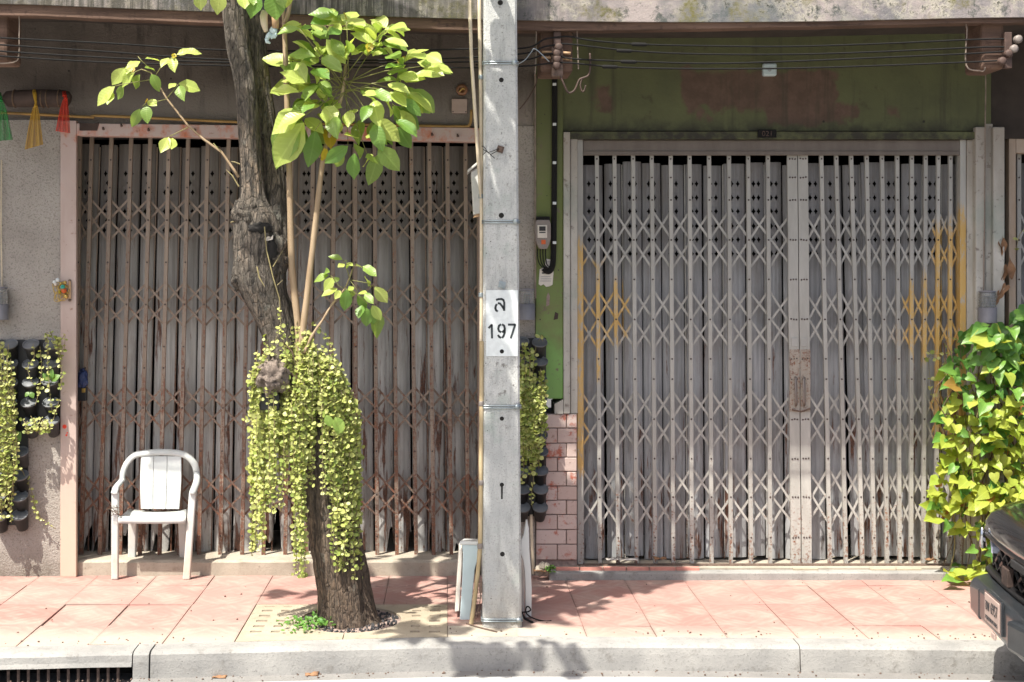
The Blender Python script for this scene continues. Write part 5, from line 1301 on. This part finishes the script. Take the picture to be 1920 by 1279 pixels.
leg(960, 1022, 880, 958, 1015, 1228, 6.95, 6.96); leg(1330, 1392, 880, 1345, 1398, 1228, 6.95, 6.96)
mb = MB()
for k in range(9):
    a = R.uniform(0, 6.28); c = W(*q4(862, 855), YF - .01); mb.tube([c + Vector((R.uniform(-.03, .04), 0, R.uniform(-.02, .02))), c + Vector((.04 * math.cos(a), -.025, .03 * math.sin(a))), c + Vector((R.uniform(-.03, .05), -.008, R.uniform(-.07, .02)))], .0018, 4)
tag(mb.build('twine', 'root_brown'), 'brown twine knotted round the left front leg of the armchair', 'twine')
bc = thing('broken_chair', 'broken white plastic chair stump with a jagged post tucked behind the pole', 'chair', W(930, 1163, 5.8))
def poly_part(nm, pts, Y, d, mat, bev=.004):
    mb = MB(); mb.prism([W(x, y, Y) for x, y in pts], (0, d, 0)); return mb.build(nm, mat, bc, False, bev, 2)
poly_part('leg', [(862, 1163), (881, 1163), (886, 1115), (890, 1070), (896, 1046), (906, 1040), (930, 1040), (930, 1018), (866, 1018), (868, 1040), (867, 1080), (865, 1115)], 5.765, .03, 'blue_plastic')
poly_part('leg', [(853, 1148), (861, 1146), (866, 1060), (867, 1030), (861, 1030), (857, 1080)], 5.80, .18, 'paper')  # inner side of the white leg, its shade painted as beige
mb = MB(); mb.hexa([W(861, 1022, 5.76), W(960, 1024, 5.76), W(960, 1020, 6.06), W(868, 1018, 6.06), W(862, 1015, 5.76), W(960, 1016, 5.76), W(960, 1012, 6.06), W(869, 1010, 6.06)]); mb.build('seat', 'white_plastic', bc, False, .006, 3)
poly_part('back_post', [(985, 1158), (996.5, 1158), (997, 1106), (995.5, 1070), (992.5, 1030), (991.5, 990), (989.5, 982), (989, 975), (986, 976), (984, 988), (981, 1004), (977, 1012), (976, 1036), (981, 1052), (984, 1075), (985, 1105)], 5.78, .035, 'white_plastic')
poly_part('leg', [(977, 1150), (983, 1150), (984, 1080), (980, 1050), (976, 1044), (972, 1050)], 5.93, .03, 'paper')  # white back leg, shaded tone given by a beige colour
mb = MB(); mb.tube([W(x, y, 5.74) for x, y in cat([(978, 1148), (990, 1147), (995, 1143), (990, 1137), (986, 1141), (987, 1150), (995, 1157), (1008, 1162), (1022, 1165), (1034, 1164)], 4)], .0042, 6); mb.tube([W(x, y, 5.70) for x, y in ((978, 1150), (984, 1160), (1000, 1168))], .007, 6)
tag(mb.build('looped_cable', 'cable_black'), 'looped black cord on the ground at the right side of the pole', 'cord')

# ================================================================== cables and fittings under the canopy
rk = thing('cable_rack', 'rusty insulator rack with cable spools on the middle canopy bracket', 'cable rack', W(1045, 140, 5.9))
mb = MB(); pbox(mb, 1038, 1052, 58, 100, 5.90, .035); mb.build('mount', 'cable_brown', rk, False, .004)
mb = MB(); pbox(mb, 1034, 1056, 88, 144, 5.905, .03); mb.build('strap', 'bolt_rust', rk, False, .006)
for (x, y) in ((1047, 90), (1044, 101), (1044, 112), (1043, 124)):
    MB().lathe(W(x, y, 5.915), [(.012, 0), (.024, -.008), (.016, -.018), (.024, -.03), (.012, -.036)], (0, 1, 0), 14).build('spool', 'cable_brown', rk, True)
for (x, y, w_) in ((1024, 107, 18), (1064, 110, 17), (1063, 99, 14), (1026, 97, 20)):
    mb = MB(); mb.tube([W(x - w_ / 2, y, 5.915), W(x + w_ / 2, y + 1, 5.915)], .008, 8); mb.build('sleeve', 'handle_wood', rk, True)
r2 = thing('cable_rack', 'rusty cable rack on the bracket above the plaster column by the ivy', 'cable rack', W(1885, 130, 5.9))
mb = MB(); pbox(mb, 1884, 1898, 60, 128, 5.89, .04); mb.build('mount', 'cable_brown', r2, False, .004)
for (x, y) in ((1906, 75), (1898, 93), (1888, 102), (1876, 116)):
    MB().lathe(W(x, y, 5.90), [(.012, 0), (.024, -.008), (.016, -.018), (.024, -.03), (.012, -.036)], (0, 1, 0), 14).build('spool', 'meter_grey' if y < 100 else 'cable_brown', r2, True)
cabs = [('topmost', [(-80, 66), (0, 71), (200, 81), (425, 94), (700, 95), (880, 92), (985, 90), (1020, 74), (1045, 70), (1070, 69), (1110, 76), (1200, 83), (1330, 86), (1480, 87), (1650, 82), (1830, 74), (1906, 73)]),
        ('second from the top', [(-80, 78), (0, 84), (200, 97), (425, 112), (700, 113), (880, 108), (985, 100), (1020, 88), (1045, 84), (1070, 83), (1180, 95), (1300, 101), (1480, 102), (1650, 97), (1830, 89), (1898, 88)]),
        ('third from the top', [(-80, 88), (0, 96), (200, 108), (425, 117), (700, 118), (880, 116), (985, 112), (1020, 102), (1045, 102), (1070, 110), (1180, 115), (1330, 119), (1480, 115), (1650, 108), (1830, 100), (1888, 96)]),
        ('lowest', [(-80, 97), (0, 105), (200, 117), (425, 123), (700, 126), (880, 127), (985, 124), (1020, 120), (1045, 118), (1070, 118), (1160, 126), (1300, 129), (1480, 128), (1650, 123), (1830, 116), (1880, 113)])]
for i, (nm, pl) in enumerate(cabs):
    mb = MB(); mb.tube([W(x, y, 5.90) for x, y in cat(pl, 6)], .0048, 7)
    for (x, y) in ((1205, 83), (1168, 96), (1180, 116), (1145, 124)): pass
    c_ = tag(mb.build('power_cable', 'cable_black', None, True), '%s of the four black cables strung under the canopy' % nm, 'cable', 'cables under the canopy')
    sx, sy = ((1198, 83), (1170, 95), (1178, 115.5), (1143, 125))[i]
    mb = MB(); mb.tube([W(sx - 14, sy, 5.898), W(sx - 12, sy, 5.898), W(sx + 12, sy + .8, 5.898), W(sx + 16, sy + 1, 5.898)], [.006, .011, .011, .006], 8); mb.build('splice', 'cable_black', c_, True)
for nm, lab, pl, r, Yk, mt in (('loose_cable', 'drooping loop of dark cable ends beside the middle bracket', [(1050, 140), (1058, 160), (1064, 172), (1070, 174), (1078, 168), (1086, 150), (1094, 146), (1104, 140), (1107, 120), (1106, 100)], .006, 5.91, 'cable_brown'),
                          ('loose_cable', 'short cut cable tail hanging right of the middle bracket', [(1092, 146), (1088, 160), (1092, 172), (1096, 168), (1098, 160)], .0045, 5.91, 'cable_brown'),
                          ('loose_cable', 'thin grey wire from the pole band to the cable rack', [(972, 120), (985, 112), (996, 98), (1004, 92), (1030, 116)], .003, 5.8, 'steel_band'),
                          ('loose_cable', 'brown stay wire slanting down from bracket to wall behind the pole', [(1008, 142), (1004, 160), (990, 185), (974, 205)], .004, 6.7, 'cable_brown')):
    mb = MB(); mb.tube([W(x, y, Yk) for x, y in cat(pl, 4)], r, 6); tag(mb.build(nm, mt, None, True), lab, 'cable')
jb = thing('junction_box', 'small grey junction box on the brown bare patch of the green wall', 'junction box', W(1443, 130, 6.87))
mb = MB(); pbox(mb, 1431, 1457, 118, 142, 6.84, .045); mb.build('case', 'blue_plastic', jb, False, .012, 3)
mb = MB(); mb.lathe(W(1443, 131, 6.84), [(.012, 0), (.012, -.004), (.004, -.005)], (0, 1, 0), 10); mb.build('screw', 'steel_band', jb)
np_ = thing('house_number', 'dark house number plate above the grey gate', 'number plate', W(1440, 252, 6.83))
mb = MB(); pbox(mb, 1421, 1456, 243, 258, 6.838, .008); mb.build('plate', 'cable_black', np_, False, .002)
def glyphs(s_, sz, wmax, org, ex, ey, en, mat, par, nm):
    cu = bpy.data.curves.new('t', 'FONT'); cu.body = s_; cu.size = 1; cu.align_x = 'CENTER'; cu.align_y = 'CENTER'; cu.extrude = .002; cu.resolution_u = 3
    t = bpy.data.objects.new('t', cu); C.objects.link(t); dg = bpy.context.evaluated_depsgraph_get(); dg.update()
    me = bpy.data.meshes.new_from_object(t.evaluated_get(dg)); bpy.data.objects.remove(t)
    bm = bmesh.new(); bm.from_mesh(me); seen = set(); isl = []
    for f in bm.faces:
        if f in seen: continue
        st = [f]; seen.add(f); g = []
        while st:
            q = st.pop(); g.append(q)
            for e in q.edges:
                for h in e.link_faces:
                    if h not in seen: seen.add(h); st.append(h)
        isl.append(g)
    xs = [v.co.x for v in bm.verts]; w0 = max(xs) - min(xs); sx = min(sz, wmax / w0)
    ys = [v.co.y for v in bm.verts]; yc = (max(ys) + min(ys)) / 2
    for g in isl:
        mb = MB(); ids = {}
        for f in g:
            for v in f.verts:
                if v not in ids: ids[v] = len(mb.v); mb.v.append(tuple(org + ex * v.co.x * sx + ey * (v.co.y - yc) * sz + en * v.co.z * .3))
            mb.f.append(tuple(ids[v] for v in f.verts)); mb.mi.append(0)
        mb.build(nm, mat, par)
    bm.free()
glyphs('021', .048, .2, W(1439, 250.5, 6.836), Vector((1, 0, 0)), Vector((0, 0, 1)), Vector((0, -1, 0)), 'cable_brown', np_, 'numeral')
# conduit, meter, notice on the green pillar
cd = thing('black_conduit', 'black wall conduit with white clips on the green pillar', 'conduit', W(1040, 480, 6.83))
mb = MB(); mb.tube([W(x, y, 6.835) for x, y in cat([(1040, 142), (1040, 240), (1039, 380), (1038.5, 440), (1037, 490), (1033, 506), (1026, 509), (1019, 503)], 4)], .0185, 10, flat=.8); mb.build('sheath', 'cable_black', cd, True)
for y in (158, 233, 305, 381, 455):
    mb = MB(); pbox(mb, 1036.5, 1043, y - 2.5, y + 2.5, 6.815, .01); mb.build('clip', 'sign_white', cd, False, .001)
mt = thing('electricity_meter', 'grey electricity meter with small window on the green pillar edge', 'electricity meter', W(1017, 440, 6.8))
mb = MB(); mb.prism([W(x, y, 6.79) for x, y in ((1004, 448), (1007, 458), (1012, 467), (1026, 467), (1030, 458), (1033, 448), (1033, 420), (1030, 412), (1006, 412), (1003, 420))], (0, .06, 0)); mb.build('case', 'meter_grey', mt, False, .006, 3)
mb = MB(); pbox(mb, 1008, 1026, 422, 446, 6.785, .006); mb.build('window', 'paper', mt, False, .001)
mb = MB(); pbox(mb, 1011, 1023, 424.5, 433, 6.783, .003); mb.build('dial', 'ink', mt)
mb = MB(); pbox(mb, 1011, 1023, 435, 437, 6.783, .003); mb.build('print_line', 'ink', mt)
mb = MB(); pbox(mb, 1015, 1023, 450, 458, 6.787, .004); mb.build('mark', 'orange_mark', mt)
mb = MB(); pbox(mb, 1006, 1031, 406, 413, 6.80, .05); mb.build('cap', 'cable_black', mt, False, .004)
for k, (x, b_) in enumerate(((1008, 502), (1013, 503), (1018, 504), (1023, 501))):
    mb = MB(); mb.tube([W(xx, yy, 6.80 + .004 * k) for xx, yy in cat([(x, 466), (x, 480), (x + 3, 494 + k), (x + 12, b_), (1033, 500), (1037, 488)], 4)], .0038, 6); mb.build('lead', 'cable_black', mt, True)
nt = thing('paper_notice', 'torn white paper notice under the electricity meter', 'paper', W(1024, 510, 6.83))
mb = MB(); mb.prism([W(x, y, 6.842) for x, y in ((1010, 533), (1014, 536), (1019, 533), (1024, 538), (1030, 537), (1036, 534), (1038, 510), (1035, 487), (1023, 485), (1022, 500), (1012, 505))], (0, .003, 0)); mb.build('sheet', 'paper', nt)
for (x0, x1, y) in ((1016, 1024, 512), (1014, 1032, 519), (1014, 1034, 523), (1013, 1033, 527), (1025, 1033, 491)):
    mb = MB(); pbox(mb, x0, x1, y - (1.4 if y == 512 else .5), y + (1.4 if y == 512 else .5), 6.8412, .0006); mb.build('print_line', 'ink' if y == 512 else 'lamp_grey', nt)
mb = MB(); mb.prism([W(x, y, 6.847) for x, y in ((1024, 575), (1030, 572), (1031, 555), (1028, 548), (1025, 556))], (0, .003, 0)); mb.build('bare_patch', 'mortar', hB)
mb = MB(); mb.prism([W(x, y, 6.847) for x, y in ((1038, 600), (1046, 598), (1047, 588), (1041, 585))], (0, .003, 0)); mb.build('bare_patch', 'log_wood', hB)
# wall lamps
def lamp(xa, xb, y0, y1, y2, Y, lab):
    t = thing('wall_lamp', lab, 'wall lamp', W((xa + xb) / 2, y2, Y), 'wall lamps with ribbed glass')
    xm, r = (xa + xb) / 2, (xb - xa) / 2 / 289
    c = W(xm, y2, Y - .05); h1, h2 = (y2 - y1) / 289, (y2 - y0) / 289
    MB().lathe(c, [(r, 0), (r * 1.04, .004), (r, .008), (r, h1)], (0, 0, 1), 24).build('housing', 'lamp_grey', t, True)
    pr = [(r * .86, h1)]; nn = 5
    for i in range(nn): pr += [(r * .86, h1 + (h2 - h1 - .012) * (i + .1) / nn), (r * .95, h1 + (h2 - h1 - .012) * (i + .5) / nn), (r * .86, h1 + (h2 - h1 - .012) * (i + .9) / nn)]
    MB().lathe(c, pr + [(r * .86, h2 - .01)], (0, 0, 1), 24).build('glass', 'glass_clear', t, True)
    MB().lathe(c, [(r * .9, h2 - .01), (r * .95, h2), (r * .3, h2 + .004)], (0, 0, 1), 24).build('cap', 'lamp_grey', t, True)
    MB().lathe(c, [(r * .22, h1), (r * .22, h2 - .03)], (0, 0, 1), 12).build('bulb', 'sign_white', t, True)
    MB().box(c.x - r * .3, c.x + r * .3, Y - .05 + r, Y + .04, c.z + .02, c.z + .06).build('mount', 'lamp_grey', t)
    return t
lamp(1835, 1868, 547, 577, 606, 6.83, 'grey wall lamp on the plaster column above the climber')
lamp(972, 1003, 543, 570, 600, 6.84, 'grey wall lamp between the pole and the green pillar')
lamp(-16, 15, 540, 571, 600, 6.84, 'grey wall lamp on the roughcast pier cut by the picture edge')
mb = MB(); mb.tube([W(3, 300, 6.83), W(2, 420, 6.83), W(4, 545, 6.83)], .0045, 6); tag(mb.build('lamp_wire', 'conduit_cream'), 'thin pale wire running down to the lamp on the roughcast pier', 'wire')
# left house small things
mb = MB(); mb.tube([W(x, y, 6.83) for x, y in cat([(-60, 208), (16, 212), (100, 216), (176, 220), (178, 217), (300, 222), (450, 229), (640, 233), (790, 236), (870, 237), (880, 234), (883, 226), (884, 206)], 3)], .0095, 8); tag(mb.build('yellow_conduit', 'yellow_pipe', None, True), 'long yellow conduit running above the pink door head', 'conduit')
bl = thing('door_bell', 'round brown bell above the small switch box', 'bell', W(866, 169, 6.86))
MB().lathe(W(866, 169, 6.88), [(.037, 0), (.037, -.02), (.030, -.028), (.018, -.03), (.018, -.02), (.001, -.018)], (0, 1, 0), 22).build('rim', 'socket_brown', bl, True)
mb = MB(); mb.tube([W(861, 172, 6.845), W(868, 165, 6.84), W(871, 168, 6.845)], .005, 6); mb.build('clapper', 'gold', bl)
sb = thing('switch_box', 'square pinkish switch box on the sooty wall near the pole', 'switch box', W(861, 199, 6.86))
mb = MB(); pbox(mb, 847, 876, 185, 212, 6.85, .035); mb.build('case', 'switch_pink', sb, False, .004)
for (x, y) in ((849.5, 209.5), (873.5, 209.5)): MB().lathe(W(x, y, 6.85), [(.004, 0), (.004, -.002)], (0, 1, 0), 8).build('screw', 'ink', sb)
lg = thing('wooden_log', 'dark hanging log tied with coloured sashes high on the left wall', 'log', W(70, 185, 6.75))
mb = MB(); P = [W(x, 185 + dy, 6.74) for x, dy in ((8, 3), (14, 1), (40, 0), (80, -1), (118, 0), (128, 1), (132, 2))]; mb.tube(P, [.03, .05, .055, .056, .054, .05, .03], 20); mb.build('trunk', 'log_wood', lg, True)
for x in (28, 80, 90, 112): mb = MB(); mb.lathe(W(x, 185, 6.74) - Vector((.004, 0, 0)), [(.057, 0), (.059, .003), (.059, .006), (.057, .009)], (1, 0, 0), 22); mb.build('ridge', 'root_brown', lg, True)
def sash(lab, mat, xk, yk, top, xl0, xr0, ya, xl1, yl1, xr1, yr1):
    t = thing('sash', lab, 'sash', W(xk, yk, 6.68), 'sashes tied to the hanging log')
    mb = MB(); vs = []; nu, nv = 24, 14
    for j in range(nv + 1):
        s_ = j / nv; e = s_ ** .7
        for i in range(nu + 1):
            u = i / nu
            x0, x1 = xk - 3 + (xl1 - xk + 3) * e, xk + 3 + (xr1 - xk - 3) * e
            y = yk + ((yl1 + (yr1 - yl1) * u) - yk) * s_
            vs.append(W(x0 + (x1 - x0) * u, y, 6.68 + .018 * e * math.sin(u * 17 + xk) - .01))
    mb.add(vs, [(j * (nu + 1) + i, (j + 1) * (nu + 1) + i, (j + 1) * (nu + 1) + i + 1, j * (nu + 1) + i + 1) for j in range(nv) for i in range(nu)]); mb.build('tail', mat, t, True)
    mb = MB(); mb.tube([W(xk - 3, top, 6.70), W(xk - 2, top + 8, 6.675), W(xk, yk - 6, 6.67), W(xk, yk, 6.67)], [.012, .013, .008, .009], 8, flat=.6); mb.build('band', mat, t, True)
    mb = MB(); mb.lathe(W(xk, yk + 4, 6.665), [(.004, 0), (.011, .008), (.011, .018), (.004, .026)], (0, 0, 1), 10); mb.build('knot', mat, t, True)
sash('sheer yellow sash hanging from the middle of the log', 'gauze_yellow', 67, 198, 169, 0, 0, 0, 46, 281, 81, 271)
sash('sheer red sash hanging from the right end of the log', 'gauze_red', 123, 184, 172, 0, 0, 0, 104, 246, 132, 250)
sash('sheer green sash hanging from the left end of the log', 'gauze_green', 2, 188, 175, 0, 0, 0, -16, 266, 24, 262)
gl = thing('garland', 'gold garland with pearls and turquoise bead on the pink door jamb', 'garland', W(115, 540, 6.8))
for k in range(9):
    c = W(112 + R.uniform(-8, 9), 540 + R.uniform(-10, 16), 6.80); a = R.uniform(0, 3.14); rx, rz = R.uniform(.018, .032), R.uniform(.03, .055)
    mb = MB(); mb.tube([c + Vector((math.cos(t) * rx * math.cos(a) - math.sin(t) * rz * math.sin(a), R.uniform(-.008, .008), math.cos(t) * rx * math.sin(a) + math.sin(t) * rz * math.cos(a))) for t in [i * 6.2832 / 14 for i in range(15)]], .0025, 5); mb.build('loop', 'gold', gl, True)
for (x, y, r, m_) in ((102, 529, .012, 'sign_white'), (108, 525, .013, 'sign_white'), (104, 533, .010, 'paper'), (120, 545, .018, 'orange_mark'), (124, 556, .014, 'gold'), (114, 532, .010, 'gold'), (112, 548, .011, 'leaf_yellow'), (122, 530, .012, 'gold')):
    MB().lathe(W(x, y, 6.79) - Vector((0, 0, r)), [(r * .1, 0), (r * .75, r * .35), (r, r), (r * .75, r * 1.65), (r * .1, r * 2)], (0, 0, 1), 12).build('bead', m_, gl, True)
mb = MB(); c = W(118, 538, 6.785); mb.lathe(c, [(.016, 0), (.014, -.01), (.001, -.02)], (0, 1, 0), 5); mb.build('bead', 'turquoise', gl)
mb = MB(); mb.hexa([W(127.5, 560, 6.80), W(133.5, 560, 6.80), W(133.5, 560, 6.815), W(127.5, 560, 6.815), W(128.5, 527, 6.80), W(133, 527, 6.80), W(133, 527, 6.815), W(128.5, 527, 6.815)]); mb.build('handle', 'handle_wood', hA, False, .003)
for y in (526, 563): MB().lathe(W(131, y, 6.818), [(.008, 0), (.008, -.012), (.003, -.014)], (0, 1, 0), 8).build('screw', 'bolt_rust', hA)
bb = thing('blue_pouch', 'crumpled blue plastic pouch wedged behind the pink jamb', 'pouch', W(156, 710, 7.0))
lump(155, 712, 7.0, 11, 21, .03, 'blue_bag', 'pouch', bb, 2, .35)
bk = thing('black_bin', 'small black bin below the blue pouch behind the pink jamb', 'bin', W(153, 745, 7.0))
mb = MB(); pbox(mb, 143, 162, 726, 752, 6.985, .03); mb.build('body', 'black_plastic', bk, False, .006)
mb = MB(); pbox(mb, 153, 160, 728, 736, 6.98, .008); mb.build('tag', 'gold', bk, False, .002)
# pale gloved ornament high in the sapling
go = thing('hand_ornament', 'pale glove shaped ornament on yellowish sleeves under the topmost leaves', 'ornament', W(512, 50, 5.6))
def gp(x, y, Y=5.56): return W(360 + x / 7.38, y / 7.38, Y)
mb = MB(); mb.tube([gp(1010, 150), gp(990, 230), gp(1000, 330), gp(1025, 440)], [.018, .022, .020, .012], 12); mb.build('sleeve', 'conduit_cream', go, True)
mb = MB(); mb.tube([gp(1150, 180), gp(1155, 290), gp(1150, 395)], [.020, .020, .018], 12); mb.build('sleeve', 'handle_wood', go, True)
mb = MB(); mb.tube([gp(1140, 385), gp(1125, 425), gp(1110, 465)], [.019, .022, .018], 12, flat=.6); mb.build('palm', 'blue_plastic', go, True)
for (x, y, x2, y2) in ((1085, 455, 1035, 545), (1100, 470, 1105, 540), (1122, 472, 1130, 530), (1142, 465, 1152, 530), (1160, 445, 1168, 505)):
    mb = MB(); mb.tube([gp(x, y), gp((x + x2) / 2 - 6, (y + y2) / 2), gp(x2, y2)], [.0075, .0075, .005] if x > 1090 else [.012, .014, .010], 8); mb.build('finger', 'blue_plastic', go, True)
mb = MB(); mb.tube([gp(1035, 535), gp(1040, 580), gp(1085, 598)], [.013, .011, .005], 8); mb.build('thumb', 'blue_plastic', go, True)

# ================================================================== parked dark pickup at the kerb
ca = thing('parked_car', 'dark pickup truck nose with block bumper parked at the kerb', 'car', (4.5, 4.3, -.15))
ep = math.radians(7.5); O = Vector((1024 * 6.1 / F, 6.1 - OFF, 0)); U = Vector((math.sin(ep), math.cos(ep), 0)); B = Vector((math.cos(ep), -math.sin(ep), 0))
def cp_(u, b, z): return O + U * u + B * b + Vector((0, 0, z))
def csurf(nm, rows_, us, mat, fb, smooth=True, thick=.01):
    """rows: (z, b); swept across u with extra depth fb(u)"""
    mb = MB(); n = len(us); vs = [cp_(u, b + fb(u, z), z + (fz(u, z) if False else 0)) for (z, b) in rows_ for u in us]
    mb.add(vs, [(i * n + j, i * n + j + 1, (i + 1) * n + j + 1, (i + 1) * n + j) for i in range(len(rows_) - 1) for j in range(n - 1)])
    o = mb.build(nm, mat, ca, smooth)
    if thick: s_ = o.modifiers.new('s', 'SOLIDIFY'); s_.thickness = thick
    return o
us = [i / 20 * .92 for i in range(-20, 21)]
rnd_ = lambda u, z: .03 * (u / .6) ** 2 + .30 * max(0, (abs(u) - .58) / .34) ** 2
hood = [(.655, .10), (.67, .085), (.70, .09), (.735, .115), (.765, .17), (.80, .30), (.835, .55), (.87, .9), (.90, 1.35), (.92, 1.7)]
csurf('hood', hood, us, 'car_paint', rnd_)
csurf('grille_back', [(.44, .19), (.66, .17)], [u * .8 for u in us], 'grille_black', rnd_)  # black grille surface behind the bars
# mesh of the grille: zigzag bars
for k, z in enumerate((.495, .535, .575, .615)):
    mb = MB(); P = []
    for i in range(-11, 12):
        u = i * .058; P.append(cp_(u, .125 + rnd_(u, z), z + (.016 if (i + k) % 2 else -.016)))
    mb.tube(P, .013, 6); mb.build('grille_bar', 'grille_black', ca, False)
csurf('grille_frame', [(.628, .10), (.645, .08), (.662, .085)], [u * .82 for u in us], 'grille_black', rnd_)
csurf('grille_frame', [(.455, .115), (.465, .09), (.475, .115)], [u * .82 for u in us], 'grille_black', rnd_)
for sgn in (1, -1):
    mb = MB(); q = [cp_(sgn * .64, .10 + rnd_(.64, 0), .60), cp_(sgn * .46, .085 + rnd_(.46, 0), .565), cp_(sgn * .46, .085 + rnd_(.46, 0), .60), cp_(sgn * .62, .10 + rnd_(.62, 0), .64)]
    mb.prism(q if sgn > 0 else q[::-1], B * .05); mb.build('headlight', 'headlamp', ca, False, .006)
    mb = MB(); mb.tube([cp_(sgn * .60, .07 + rnd_(.6, 0), .575), cp_(sgn * .585, .065 + rnd_(.585, 0), .61), cp_(sgn * .57, .06 + rnd_(.57, 0), .675)], [.018, .015, .006], 8); mb.build('light_strip', 'car_chrome', ca, True)
mb = MB(); mb.slab([cp_(.22, .085, .475), cp_(.12, .085, .475), cp_(.12, .085, .56), cp_(.22, .085, .56)], B * .03); mb.build('sensor_panel', 'log_wood', ca, False, .004)
mb = MB(); mb.slab([cp_(-.02, .06, .605), cp_(-.24, .065, .605), cp_(-.24, .065, .64), cp_(-.02, .06, .64)], B * .03); mb.build('badge_plate', 'tyre', ca, False, .004)
# block bumper
mb = MB()
def bk_(prof, u0, u1, f0, f1): return [cp_(u0, b + f0, z) for z, b in prof] + [cp_(u1, b + f1, z) for z, b in prof]
prof = [(.455, .10), (.455, .02), (.43, .0), (.30, .0), (.265, .03), (.265, .12)]; k = len(prof)
secs = [(.80, .30), (.62, .16), (.47, .02), (.44, 0), (-.44, 0), (-.47, .02), (-.62, .16), (-.80, .30)]
vs = [cp_(u, b + f, z) for (u, f) in secs for z, b in prof]
mb.add(vs, [(i * k + j, i * k + (j + 1) % k, (i + 1) * k + (j + 1) % k, (i + 1) * k + j) for i in range(len(secs) - 1) for j in range(k)] + [tuple(range(k - 1, -1, -1)), tuple((len(secs) - 1) * k + j for j in range(k))]); mb.build('bumper', 'bumper_grey', ca, False, .008)
mb = MB(); mb.slab([cp_(.42, -.004, .305), cp_(.27, -.004, .285), cp_(.27, -.004, .435), cp_(.45, -.004, .42)], B * .02); mb.build('bumper_corner', 'bumper_grey', ca, False, .01)
mb = MB(); mb.slab([cp_(-.34, -.05, .31), cp_(-.72, .06, .28), cp_(-.72, .06, .43), cp_(-.34, -.05, .445)], B * .12); mb.build('bumper_block', 'bumper_grey', ca, False, .02)
csurf('skid_plate', [(.268, .05), (.22, .07), (.16, .16), (.12, .34), (.10, .6)], [u * .9 for u in us], 'lamp_grey', rnd_)
lpz = (.325, .455)
mb = MB(); mb.slab([cp_(.14, -.012, lpz[0] - .012), cp_(-.14, -.012, lpz[0] - .012), cp_(-.14, -.012, lpz[1] + .012), cp_(.14, -.012, lpz[1] + .012)], B * .014); npl = mb.build('licence_plate', 'bumper_grey', ca, False, .003)
mb = MB(); mb.slab([cp_(.12, -.016, lpz[0]), cp_(-.12, -.016, lpz[0]), cp_(-.12, -.016, lpz[1]), cp_(.12, -.016, lpz[1])], B * .005); mb.build('plate_face', 'switch_pink', npl, False, .002)
for s_, z, sz in (('ขพ 6957', .408, .075), ('กรุงเทพมหานคร', .345, .032)):
    glyphs(s_, sz, .20, cp_(0, -.018, z), -U, Vector((0, 0, 1)), -B, 'ink', npl, 'letter')
mb = MB(); mb.slab([cp_(.03, -.012, .268), cp_(-.03, -.012, .268), cp_(-.03, -.012, .295), cp_(.03, -.012, .295)], B * .01); mb.build('tow_loop', 'switch_pink', ca, False, .003)
# sides, cabin, bed, wheels (beyond the picture edge)
for sgn in (1, -1):
    mb = MB(); P = [(.40, .08), (.62, .08), (.70, .3), (.90, 1.5), (.95, 3.6), (.95, 5.0), (.30, 5.0), (.16, 2.2), (.16, .75)]
    q = [cp_(sgn * .91, b, z) for z, b in [(z, b + .38) if b < .4 else (z, b) for z, b in P]]; mb.prism(q if sgn < 0 else q[::-1], U * (-.05 * sgn)); mb.build('body_side', 'car_paint', ca, False, .02)
mb = MB(); mb.prism([cp_(-.78, b, z) for b, z in ((1.6, .90), (2.3, 1.48), (3.6, 1.50), (3.9, .94))][::-1], U * 1.56); mb.build('cabin', 'car_glass', ca, False, .06, 3)
mb = MB(); mb.prism([cp_(-.80, b, z) for b, z in ((2.25, 1.46), (2.4, 1.53), (3.55, 1.53), (3.65, 1.46))][::-1], U * 1.6); mb.build('roof', 'car_paint', ca, False, .02)
mb = MB(); mb.prism([cp_(-.9, b, z) for b, z in ((1.55, .3), (1.55, .91), (4.95, .93), (4.95, .3))][::-1], U * 1.8); mb.build('bed', 'car_paint', ca)
for b in (1.0, 4.0):
    for sgn in (1, -1):
        c = cp_(sgn * .80, b, .21 if True else 0); ax = U * sgn
        w_ = MB().lathe(c - ax * .12, [(.22, 0), (.34, .01), (.36, .05), (.36, .19), (.34, .23), (.22, .24)], ax, 32).build('wheel', 'tyre', ca, True)
        MB().lathe(c + ax * .10, [(.22, 0), (.21, .02), (.06, .01), (.05, .03)], ax, 10).build('rim', 'car_chrome', w_, True)
